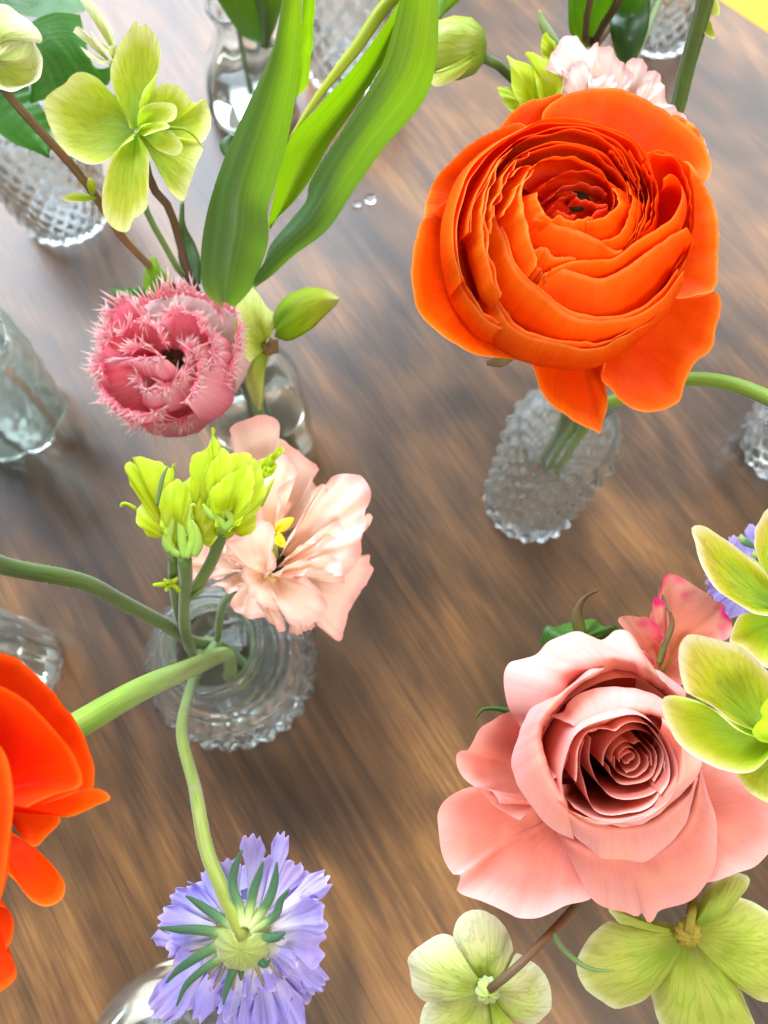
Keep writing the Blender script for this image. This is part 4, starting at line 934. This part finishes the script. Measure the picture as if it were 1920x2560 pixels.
FL = [((930, 560), (945, 185), 50, 150), ((1080, 600), (1165, 190), 45, 105), ((770, 640), (745, 380), 50, 150), ((640, 680), (510, 440), 45, 140), ((620, 740), (480, 585), 45, 120),
      ((560, 760), (360, 650), 50, 150), ((540, 840), (280, 790), 45, 150), ((560, 930), (270, 950), 50, 160), ((540, 1010), (185, 1140), 50, 250), ((560, 1080), (300, 1440), 50, 220),
      ((620, 1130), (470, 1560), 45, 170), ((680, 1150), (620, 1590), 55, 230), ((800, 1180), (785, 1610), 45, 190), ((880, 1150), (950, 1520), 45, 190), ((900, 1150), (900, 1330), 40, 130),
      ((960, 1120), (1080, 1570), 45, 180), ((1010, 1090), (1110, 1370), 45, 260), ((1040, 1080), (1220, 1580), 50, 200), ((1080, 1060), (1340, 1480), 45, 200), ((1060, 1040), (1330, 1280), 50, 300),
      ((1150, 1040), (1440, 1290), 40, 120), ((1080, 980), (1450, 960), 50, 290), ((1090, 900), (1430, 730), 50, 260), ((1060, 820), (1300, 800), 50, 230), ((1090, 780), (1460, 520), 45, 150),
      ((1060, 720), (1270, 430), 50, 230), ((1100, 700), (1200, 560), 50, 200), ((860, 640), (875, 490), 45, 150), ((1010, 700), (1020, 350), 45, 130), ((640, 860), (430, 850), 40, 130), ((1000, 1100), (990, 1600), 40, 170),
      ((700, 1120), (540, 1500), 40, 170), ((600, 1050), (400, 1300), 45, 190)]
rr = random.Random(4)
for i, (bp, tp, wb, wt) in enumerate(FL):
    bx, by = bp; hx, hy = HB
    bx = hx + (bx - hx) * .62; by = hy + (by - hy) * .62
    floret(scb, 'G', (bx, by), tp, wb, wt, .2085, .2145 + rr.uniform(-.006, .008), 300 + i * 11, curl=rr.uniform(-.25, .3))
for i in range(30):      # a second, deeper ring of florets
    a = 2 * math.pi * i / 30 + rr.uniform(-.1, .1); l = rr.uniform(380, 520) * (1 + .22 * math.sin(a))
    floret(scb, 'G', (HB[0] + 120 * math.cos(a), HB[1] + 120 * math.sin(a)), (HB[0] + l * math.cos(a), HB[1] + l * math.sin(a)), 50, rr.uniform(170, 260), .212, .2195 + rr.uniform(-.003, .005), 700 + i * 13, curl=rr.uniform(-.2, .25))
for i in range(24):      # short crumpled inner florets
    a = 2 * math.pi * i / 24 + rr.uniform(-.15, .15); l = rr.uniform(250, 400) * (1 + .15 * math.sin(a))
    floret(scb, 'G', (HB[0] + 110 * math.cos(a), HB[1] + 110 * math.sin(a)), (HB[0] + l * math.cos(a + rr.uniform(-.2, .2)), HB[1] + l * math.sin(a)), 40, rr.uniform(110, 190), .2095, .2125 + rr.uniform(-.002, .003), 1500 + i * 17, curl=rr.uniform(-.3, .35))
for i in range(11):      # straw coloured calyx bristles between the florets
    a = rr.uniform(-.2, 3.3); l = rr.uniform(260, 420)
    blade('bristle', scb, M['pappus'], [P('G', HB[0] + math.cos(a) * 110, HB[1] + math.sin(a) * 110, .2065), P('G', HB[0] + math.cos(a) * l, HB[1] + math.sin(a) * l, .2085)], [.0004, .0006, .0002], seg=8, nx=4)
for s, wd in (('815,905,2.5 700,835 580,750 500,690 455,660', 62), ('800,930,2.5 690,925 520,905 400,900 275,880', 66), ('795,965,2.5 680,1010 520,1100 400,1180 320,1262', 62), ('805,990,2.5 740,1065 600,1160 460,1280 392,1420', 48),
              ('830,1000,2.5 790,1140 760,1240 730,1330 715,1412', 56), ('850,1005,2.5 845,1120 835,1180 838,1245', 62), ('880,985,2.5 930,1080 965,1120 1000,1145 1040,1100', 60), ('905,950,2.5 1010,960 1080,955 1143,915', 66),
              ('900,915,2.5 1010,850 1080,790 1110,700 1170,615', 50), ('892,893,2.5 970,790 1030,690 1065,580 1085,430', 58), ('872,880,2.5 900,740 925,620 960,520 990,425', 56), ('845,880,2.5 810,720 775,600 790,480 845,345', 62)):
    k = 1 / 2.765 * .2 / F
    blade('bract', scb, M['bract'], mid_line('G', .2005, s), [wd * k * .75, wd * k, wd * k, wd * k * .8, wd * k * .08], fold=.3, thick=.0006)

# ------------------------------------------------------------------ second scabious behind the right hellebores
b = inside(VH, .0, .009)
sc2 = thing('lilac_scabious', 'small lilac scabious peeping out behind the right hand hellebores', 'flower', b)
tube('stem', sc2, M['stem'], [P('I', 640, 560, .278), P('I', 500, 800, .285), mouth(VH, .0, .005, .13), b], [.0018] * 4)
lathe('hub', sc2, M['hub'], P('I', 650, 540, .274), [(.0005, .004), (.004, .003), (.006, 0), (.004, -.004), (.0005, -.005)], 24, VIEW)
for i in range(26):
    a = 2 * math.pi * i / 26 + rr.uniform(-.1, .1); l = rr.uniform(220, 350)
    if math.pi * 1.08 < a < math.pi * 1.38: l *= .62
    floret(sc2, 'I', (650 + 40 * math.cos(a), 540 + 40 * math.sin(a)), (650 + l * math.cos(a), 540 + l * math.sin(a)), 40, 140, .274, .277 + rr.uniform(-.003, .003), 900 + i * 7, .1)
for s in ('560,300 600,330 660,365', '640,400 690,430 730,470'):
    blade('bract', sc2, M['bract'], R('I', .265, s), [.002, .0025, .001])

# ------------------------------------------------------------------ fringed tulip with its leaves
b = inside(VT, .002, -.004)
tul = thing('fringed_tulip', 'pink fringed tulip with broad green leaves rising from the plain bottle', 'flower', b)
tube('stem', tul, M['stem_bright'], [P('D', 880, 1880, .305), P('D', 960, 1860, .318), mouth(VT, 0, -.002, .13), b], [.0035, .003, .003, .003])
TC = P('D', 850, 1810, .290); TB = P('D', 880, 1850, .312)
def fringed(mat, s, d, out, drop, n, seed, lmax=60, outw=1.0):
    rim = R('D', d, s)
    k = 1 / 1.9988 * d / F
    pt = shell('petal', tul, M[mat], rim, TC, TB, out=out * k, drop=drop / 1000, ruf=.0011, rf=4, jag=.0011, jf=8, nu=50, nv=18, seed=seed)
    r = random.Random(seed); c = spline(rim, 120); V = []; f = []; UV = []; lmax *= 2.0; n = int(n * 2.3)
    tuft = []
    for _ in range(n):
        if not tuft:
            ci = r.randrange(120); cd = (r.uniform(-.1, 1.1), r.uniform(-.9, .9), r.uniform(-.1, .7)); cl = r.uniform(.45, 1.0); tuft = list(range(r.randint(2, 4)))
        tuft.pop(); i = min(119, max(0, ci + r.randint(-4, 4))); p = c[i]
        o = p - TC; o = o - VIEW * (o @ VIEW); o /= np.linalg.norm(o) + 1e-9
        t = c[min(119, i + 1)] - c[max(0, i - 1)]; t /= np.linalg.norm(t) + 1e-9
        dr = o * (cd[0] + r.uniform(-.3, .3)) * outw + t * (cd[1] * .7 + r.uniform(-.4, .4)) + VIEW * (cd[2] + r.uniform(-.3, .3)); dr /= np.linalg.norm(dr) + 1e-9
        ln = r.uniform(.45, 1) * cl * lmax * k; w0 = r.uniform(2.5, 7.5) * k
        s1 = np.cross(dr, VIEW); s1 /= np.linalg.norm(s1) + 1e-9; s2 = np.cross(dr, s1)
        bend = VIEW * ln * r.uniform(-.2, .3)
        q = len(V)
        for (a, ww) in ((-.15, 1.), (.5, .72)):
            cc = p + dr * ln * a + bend * max(0, a) ** 2
            for m_ in range(4):
                an = m_ * math.pi / 2; V.append(cc + (s1 * math.cos(an) + s2 * math.sin(an)) * w0 * ww); UV.append((.5, max(0, a)))
        V.append(p + dr * ln + bend); UV.append((.5, 1))
        for m_ in range(4):
            m2 = (m_ + 1) % 4
            f.append((q + m_, q + m2, q + 4 + m2, q + 4 + m_)); f.append((q + 4 + m_, q + 4 + m2, q + 8))
    mk('fringe', V, f, M['fringe'], pt, UV)
fringed('tulip_white', '690,1540 740,1500 830,1470 920,1462 1000,1480 1060,1515 1100,1560', .287, 50, 12, 40, 11, 70)
fringed('tulip_pink', '545,1720 550,1620 570,1545 640,1500 700,1540 720,1600', .283, 60, 12, 46, 12, 75)
fringed('tulip_white', '1050,1500 1120,1525 1180,1580 1192,1660 1178,1760 1150,1850 1100,1920', .285, 60, 13, 46, 13, 60)
fringed('tulip_pink', '500,1790 492,1880 540,1980 640,2050 740,2070 820,2040', .285, 60, 12, 46, 14, 75)
fringed('tulip_pink', '650,2060 740,2110 850,2110 950,2080 1020,2000 1060,1960', .292, 60, 12, 46, 15, 80)
fringed('tulip_pink', '940,1720 985,1790 990,1880 960,1960 930,2010', .277, 160, 12, 40, 16, 60)
fringed('tulip_pink', '600,1680 650,1620 720,1612 790,1650 820,1720', .280, 60, 11, 30, 17, 50)
fringed('tulip_pink', '800,1620 830,1580 900,1560 980,1580 1010,1660', .279, 40, 11, 26, 18, 60)
fringed('tulip_pink', '600,1800 650,1790 720,1790 800,1790 830,1800', .277, 110, 11, 36, 19, 55)
fringed('tulip_pink', '690,1880 720,1940 790,1950 850,1930 880,1890', .280, 90, 11, 36, 20, 55)
fringed('tulip_pink', '1000,1640 1050,1680 1070,1760 1050,1850', .279, 60, 11, 30, 21, 60)
fringed('tulip_pink', '560,1640 525,1690 512,1760 505,1820 530,1890', .2845, 50, 12, 30, 31, 70)
fringed('tulip_pink', '640,1760 700,1730 760,1740 810,1790', .281, 70, 12, 26, 32, 60)
fringed('tulip_pink', '900,1700 930,1760 930,1830 900,1880', .283, 60, 12, 26, 33, 55)
fringed('tulip_pink', '780,1900 840,1925 900,1900 930,1860', .282, 90, 12, 26, 34, 60)
lathe('heart', tul, M['dark'], P('D', 855, 1820, .300), [(.0003, .005), (.003, .004), (.006, 0), (.007, -.005), (.003, -.008)], 18, VIEW)
for a in range(6):
    q = a * 1.05
    tube('stamen', tul, M['dark'], [P('D', 855, 1830, .298), P('D', 855 + 40 * math.cos(q), 1830 + 30 * math.sin(q), .290)], [.0007, .0010], n=6, seg=6)
tube('pistil', tul, M['hub'], [P('D', 850, 1840, .299), P('D', 850, 1845, .288)], [.0018, .0022], n=10, seg=8)
def E(d, s): return R('E', d, s)
def leafloft(mat, L_, R_, bulge, d, nu=60, **kw):
    l, r = E(d, L_), E(d, R_)
    a, c = spline(l, 9), spline(r, 9)
    mid = (a + c) / 2 + VIEW * bulge
    return loft('leaf', tul, M[mat], [l, mid, r], nu=nu, nv=26, swap=True, ruf=.0004, rf=2, **kw)
leafloft('leaf_bright', '690,-60,58 672,250,45 655,450,36 640,600,30 648,664,28', '775,-60,58 752,300,42 738,430,36 708,590,30 650,664,28', .002, .27)
leafloft('leaf_bright', '1400,-140,45 1310,50,38 1160,270,33 1000,480,28 800,700,20 590,950,10 520,1180,4 455,1500,-6', '1420,-140,45 1330,80,36 1220,420,28 1050,700,20 850,1000,10 720,1230,3 580,1400,-2 460,1510,-6', -.005, .275)
leafloft('leaf', '1390,-140,64 1345,-20,58 1220,430,44 1000,800,32 790,1120,20 725,1250,14 715,1330,12 600,1480,8 470,1640,4 430,1750,0 370,1900,-4', '1590,-160,60 1592,60,52 1578,400,42 1500,680,32 1220,1000,22 1030,1280,14 850,1540,8 640,1700,4 500,1830,0 360,1930,-4', .006, .275)
leafloft('leaf', '560,-120,74 540,60,68 495,290,58 400,530,48 250,850,36 110,1200,26 30,1500,18 5,1750,12 30,1950,6 150,2060,0', '690,-120,74 680,100,66 668,330,56 640,650,44 585,950,32 510,1200,24 455,1400,18 462,1560,14 455,1640,12 425,1740,8 350,1920,4 230,2060,0', .008, .278)
blade('leaf', tul, M['leaf_yellow'], E(.268, '1400,-120,30 1262,-10,26 1050,290,18 800,620,8 600,930,0'), [.0045, .0042, .0036, .0022, .0008], fold=.4)
blade('leaf', tul, M['leaf'], E(.272, '185,1030 175,960 210,900'), [.003, .005, .001])
blade('leaf', tul, M['leaf_bright'], E(.25, '1600,120 1610,40 1640,-60'), [.001, .006, .010])
# small leaves at the bottle's mouth
fan('leaf', tul, M['leaf_bright'], R('D', .297, '860,1500 720,1450 722,1360 740,1300 770,1278 800,1330 860,1420 870,1470'), P('D', 830, 1500, .30), cup=-.002, nu=30)
fan('leaf', tul, M['leaf_dark'], R('D', .300, '740,1500 640,1490 560,1460 540,1450 600,1438 720,1445 780,1470'), P('D', 780, 1500, .302), cup=-.001, nu=30)
loft('leaf', tul, M['leaf'], [R('D', .308, '905,1010,6 895,1120,3 888,1230 900,1320 960,1420'), R('D', .306, '912,1010,6 915,1130,3 940,1200 970,1320 985,1420'), R('D', .308, '918,1005,6 925,1120,3 975,1220 1000,1300 1002,1420')], nu=30, nv=8, swap=True, thick=.0004)

# green hellebore bud right of the tulip
b = inside(VT, .006, 0)
hb = thing('hellebore_bud', 'green folded hellebore bud beside the pink tulip, just below the broad leaves', 'flower', b)
fan('sepal', hb, M['fruit'], R('D', .290, '1250,1810 1195,1750 1172,1640 1172,1550 1200,1470 1240,1428 1290,1465 1330,1530 1385,1590 1370,1650 1330,1700'), P('D', 1330, 1740, .297), cup=-.005, nu=44)
loft('sepal', hb, M['hellebore'], [R('D', .285, '1370,1640 1372,1570 1430,1482 1500,1450 1560,1438 1640,1455 1695,1490'), R('D', .277, '1380,1650 1450,1580 1540,1520 1620,1490 1690,1495'), R('D', .285, '1372,1680 1440,1702 1560,1640 1600,1600 1640,1560 1670,1530 1695,1495')], nu=40, nv=14, swap=True, thick=.0005)
fan('sepal', hb, M['fruit'], R('D', .303, '1310,1760 1250,1800 1228,1850 1240,1950 1300,2055 1320,1960 1325,1860 1350,1780'), P('D', 1340, 1745, .300), cup=-.003, nu=40)
lathe('node', hb, M['stem_rust'], P('D', 1350, 1730, .296), [(.0005, .003), (.003, .002), (.0036, 0), (.003, -.003), (.0005, -.004)], 14, VIEW, lambda a, t: .0006 * math.sin(a * 5))
tube('stem', hb, M['stem'], [P('D', 1345, 1740, .298), P('D', 1230, 1760, .313), mouth(VT, .005, 0, .13), b], [.0022, .0018, .0016, .0016])

# ------------------------------------------------------------------ dark leaves at the top left
b = inside(VTL, .003, 0)
dl = thing('leaf_sprig', 'sprig of dark green serrated leaves at the top left corner', 'leaves', b)
tube('stem', dl, M['stem'], [P('D', 100, 260, .315), mouth(VTL, .002, 0, .12), b], [.002, .0018, .0018])
loft('leaf', dl, M['leaf_dark'], [R('D', .305, '40,420 90,260 160,110 260,66 400,72'), R('D', .307, '150,400 240,310 340,270 470,330'), R('D', .312, '150,520 240,490 420,430 540,420 560,330')], nu=40, nv=16, ruf=.0012, swap=True)
loft('leaf', dl, M['leaf_dark'], [R('D', .318, '-120,380 -40,560 0,665 80,722 180,760 245,792'), R('D', .316, '-60,340 60,500 160,640 248,785'), R('D', .318, '20,330 120,420 200,520 250,640 250,780')], nu=40, nv=14, ruf=.001, jag=.0003, swap=True)
loft('leaf', dl, M['leaf_dark'], [R('D', .325, '-100,-30 60,60 200,90 420,60'), R('D', .327, '-50,-100 150,-30 300,0 440,20'), R('D', .330, '0,-160 200,-120 400,-60 460,0')], nu=30, nv=12, ruf=.001, swap=True)

# dark leaves in the bottle at the top
b = inside(VTOP, 0, 0)
tl = thing('tulip_leaves', 'dark green tulip leaves standing in the top glass bottle', 'leaves', b)
loft('leaf', tl, M['leaf'], [E(.40, '60,-120,60 130,20,45 200,130,30 300,250,10 420,300'), E(.395, '300,-120,60 330,20,45 360,130,30 400,240,10 430,300'), E(.40, '420,-120,60 430,30,45 440,160,25 450,260,10 440,300')], nu=30, nv=12, swap=True, thick=.0005)
loft('leaf', tl, M['leaf'], [E(.39, '330,-120,55 380,40,40 410,200,18 430,300,2'), E(.383, '450,-120,55 460,40,40 450,200,18 440,300,2'), E(.39, '580,-120,55 560,0,45 500,190,18 450,300,2')], nu=30, nv=12, swap=True, thick=.0005)
tube('stem', tl, M['stem'], [E(.405, '440,285')[0], mouth(VTOP, 0, 0, .06), b], [.003, .003, .003])

# ------------------------------------------------------------------ frilled white bloom and lime buds behind the ranunculus
b = inside(VTR, -.004, -.004)
wf = thing('frilled_lisianthus', 'frilled blush white bloom with lime green buds behind the top of the orange ranunculus', 'flower', b)
def K(d, s): return R('K', d, s)
mw = M['white_frill']
for s, bp, d, cup in (
    ('770,420 760,300 705,295 715,250 745,205 775,160 830,152 860,185 885,215 920,195 930,260 920,330 900,420', (880, 450), .256, -.003),
    ('880,420 860,250 920,205 985,205 1000,240 1060,305 1065,370 1020,420', (960, 460), .2575, .002),
    ('1020,430 1060,330 1055,265 1085,250 1122,258 1130,310 1170,300 1198,335 1207,380 1190,430 1120,470', (1050, 480), .2565, .003),
    ('1080,470 1110,370 1160,350 1200,350 1210,400 1235,450 1258,470 1290,520 1330,545 1260,560 1150,520', (1060, 520), .2525, -.002),
    ('790,440 800,310 850,270 890,290 870,340 930,330 990,320 1000,400 940,450', (880, 480), .252, -.003),
    ('1180,560 1250,480 1300,500 1340,560 1385,610 1400,680 1300,640', (1120, 600), .256, .001)):
    fan('petal', wf, mw, K(d, s), P('K', *bp, d + .006), cup=cup, ruf=.0014, rf=5, jag=.0005, jf=8, nu=60, nv=16)
tube('stem', wf, M['stem'], [P('K', 980, 480, .268), P('K', 1060, 300, .32), mouth(VTR, -.002, -.003, .095), b], [.002, .002, .0018, .0018])
kb = lathe('bud', wf, M['chartreuse'], P('K', 660, 400, .268), [(.0003, .004), (.003, .003), (.004, 0), (.003, -.004), (.0006, -.006)], 16, VIEW)
for s, bp, d in (('600,470 560,400 545,300 530,235 570,255 640,290 655,360 680,430 650,480', (650, 460), .258),
                 ('690,450 655,350 640,280 608,228 650,232 720,265 775,320 770,400 740,440', (710, 460), .257),
                 ('720,280 680,222 690,150 720,160 745,190 750,230', (730, 300), .264),
                 ('590,500 545,480 510,430 492,370 540,375 590,400 620,470', (620, 480), .266)):
    fan('petal', kb, M['chartreuse'], K(d, s), P('K', *bp, d + .006), cup=-.003, ruf=.0008, rf=3, jag=.0002, nu=40)
blade('leaf', wf, M['stem'], K(.268, '755,195 715,140 685,90 672,45'), [.002, .0035, .003, .0006])

# round green bud
b = inside(VTR, -.006, .002)
rb = thing('round_bud', 'round pale green flower bud at the top between tulip leaf and lime buds', 'flower', b)
K0 = P('K', 285, 215, .268)
lathe('bud', rb, M['fruit'], K0, [(.0005, .013), (.005, .0118), (.0085, .008), (.0098, .002), (.0088, -.005), (.005, -.010), (.001, -.0118)], 32, np.array([.75, -.15, .25]), lambda a, t: .0002 * math.sin(a * 5))
fan('sepal', rb, M['hellebore'], K(.2600, '190,330 215,372 260,368 330,330 375,280 392,245 340,275 270,300 215,312'), P('K', 400, 238, .262), cup=-.003, nu=36)
tube('stem', rb, M['stem'], [P('K', 390, 228, .266), P('K', 430, 235, .266), P('K', 480, 268, .268), P('K', 550, 335, .274), P('K', 700, 430, .30), P('K', 900, 400, .345), mouth(VTR, -.003, .0, .095), b], [.0017, .0016, .0014, .0014, .0014, .0014, .0014, .0014], seg=50)

# leaves and thin stems at the top right
b = inside(VTR, .002, .004)
tr_ = thing('tulip_leaves', 'bright and dark green tulip leaves at the top right above the frilled bloom', 'leaves', b)
def kl(mat, a, m_, c, d): loft('leaf', tr_, M[mat], [K(d, a), K(d - .004, m_), K(d, c)], nu=30, nv=12, swap=True, thick=.0005)
kl('leaf_bright', '800,-100,30 797,60 805,140,-6 870,205,-12', '870,-100,30 870,60 880,140,-6 895,200,-12', '1010,-100,30 985,20 940,120,-6 905,205,-12', .30)
kl('leaf', '1000,-100,25 985,30 978,140 1010,245,-6 1055,302,-10', '1090,-100,25 1070,60 1060,160 1060,250,-6 1060,300,-10', '1170,-100,25 1150,0 1140,120 1105,220,-6 1062,302,-10', .305)
tube('stem', tr_, M['stem'], [P('K', 1000, 280, .32), mouth(VTR, .001, .002, .095), b], [.003, .0025, .0025])
b = inside(VTR, -.001, .008)
bs = thing('flower_stem', 'pair of thin brown stems crossing the bright leaves at the top right', 'stem', b)
tube('stem', bs, M['stem_brown'], [P('K', 905, -60, .27), P('K', 885, 20, .277), P('K', 870, 180, .295), mouth(VTR, -.001, .006, .095), b], [.0012] * 5)
tube('branch', bs, M['stem_brown'], [P('K', 1040, -60, .27), P('K', 1000, 30, .278), P('K', 945, 110, .290), P('K', 905, 200, .305), mouth(VTR, -.001, .006, .093)], [.0014] * 5)
# tall ribbed stem
b = inside(VA, -.006, .004)
ts = thing('flower_stem', 'tall ribbed green stem rising to the top right edge behind the orange ranunculus', 'stem', b)
tube('stem', ts, M['stem'], [P('J', 790, -420, .232), P('J', 700, 0, .240), P('J', 560, 520, .25), P('J', 400, 1100, .262), P('J', 250, 1720, .274), P('A', 1200, 800, .31), mouth(VA, -.003, .002, .15), b], [.0027, .0027, .0026, .0026, .0025, .0024, .0022, .0022], n=32, seg=60, rib=.07, ribn=8)
fan('sepal', ts, M['hellebore'], R('J', .245, '720,0 745,120 770,190 830,252 915,235 920,130 890,0 850,-150'), P('J', 700, -120, .241), cup=.001, nu=30)
fan('sepal', ts, M['hellebore'], R('J', .247, '690,300 660,480 740,560 830,602 848,570 820,460 780,330 740,250'), P('J', 650, 230, .248), cup=.001, nu=30)
fan('sepal', ts, M['hellebore'], R('J', .247, '560,-80 555,20 575,130 600,160 620,60 640,-60'), P('J', 660, -60, .243), cup=.001, nu=24)
# curved stem leaving to the right
b = inside(VA, .006, -.004)
cs = thing('flower_stem', 'smooth pale green stem arching from the straight bottle out to the right edge', 'stem', b)
tube('stem', cs, M['stem_bright'], [P('A', 1980, 1860, .232), P('A', 1800, 1770, .242), P('A', 1640, 1715, .25), P('A', 1440, 1695, .262), P('A', 1250, 1745, .278), P('A', 1040, 1812, .295), mouth(VA, .003, -.003, .147), mouth(VA, .004, -.004, .12), b], [.0024, .0024, .0024, .0024, .0023, .0022, .0022, .0022, .0022], n=14, seg=70)

for o in list(bpy.data.objects):
    g = {'orange_ranunculus': 'orange ranunculus flowers', 'flower_stem': 'bare stems leaning out of the vases', 'tulip_leaves': 'bunches of tulip leaves', 'lilac_scabious': 'lilac scabious flowers'}.get(o.name.split('.')[0])
    if g and o.parent is None: o['group'] = g
for o in list(bpy.data.objects):
    for k in ('_base', '_edge'):
        if k in o: del o[k]
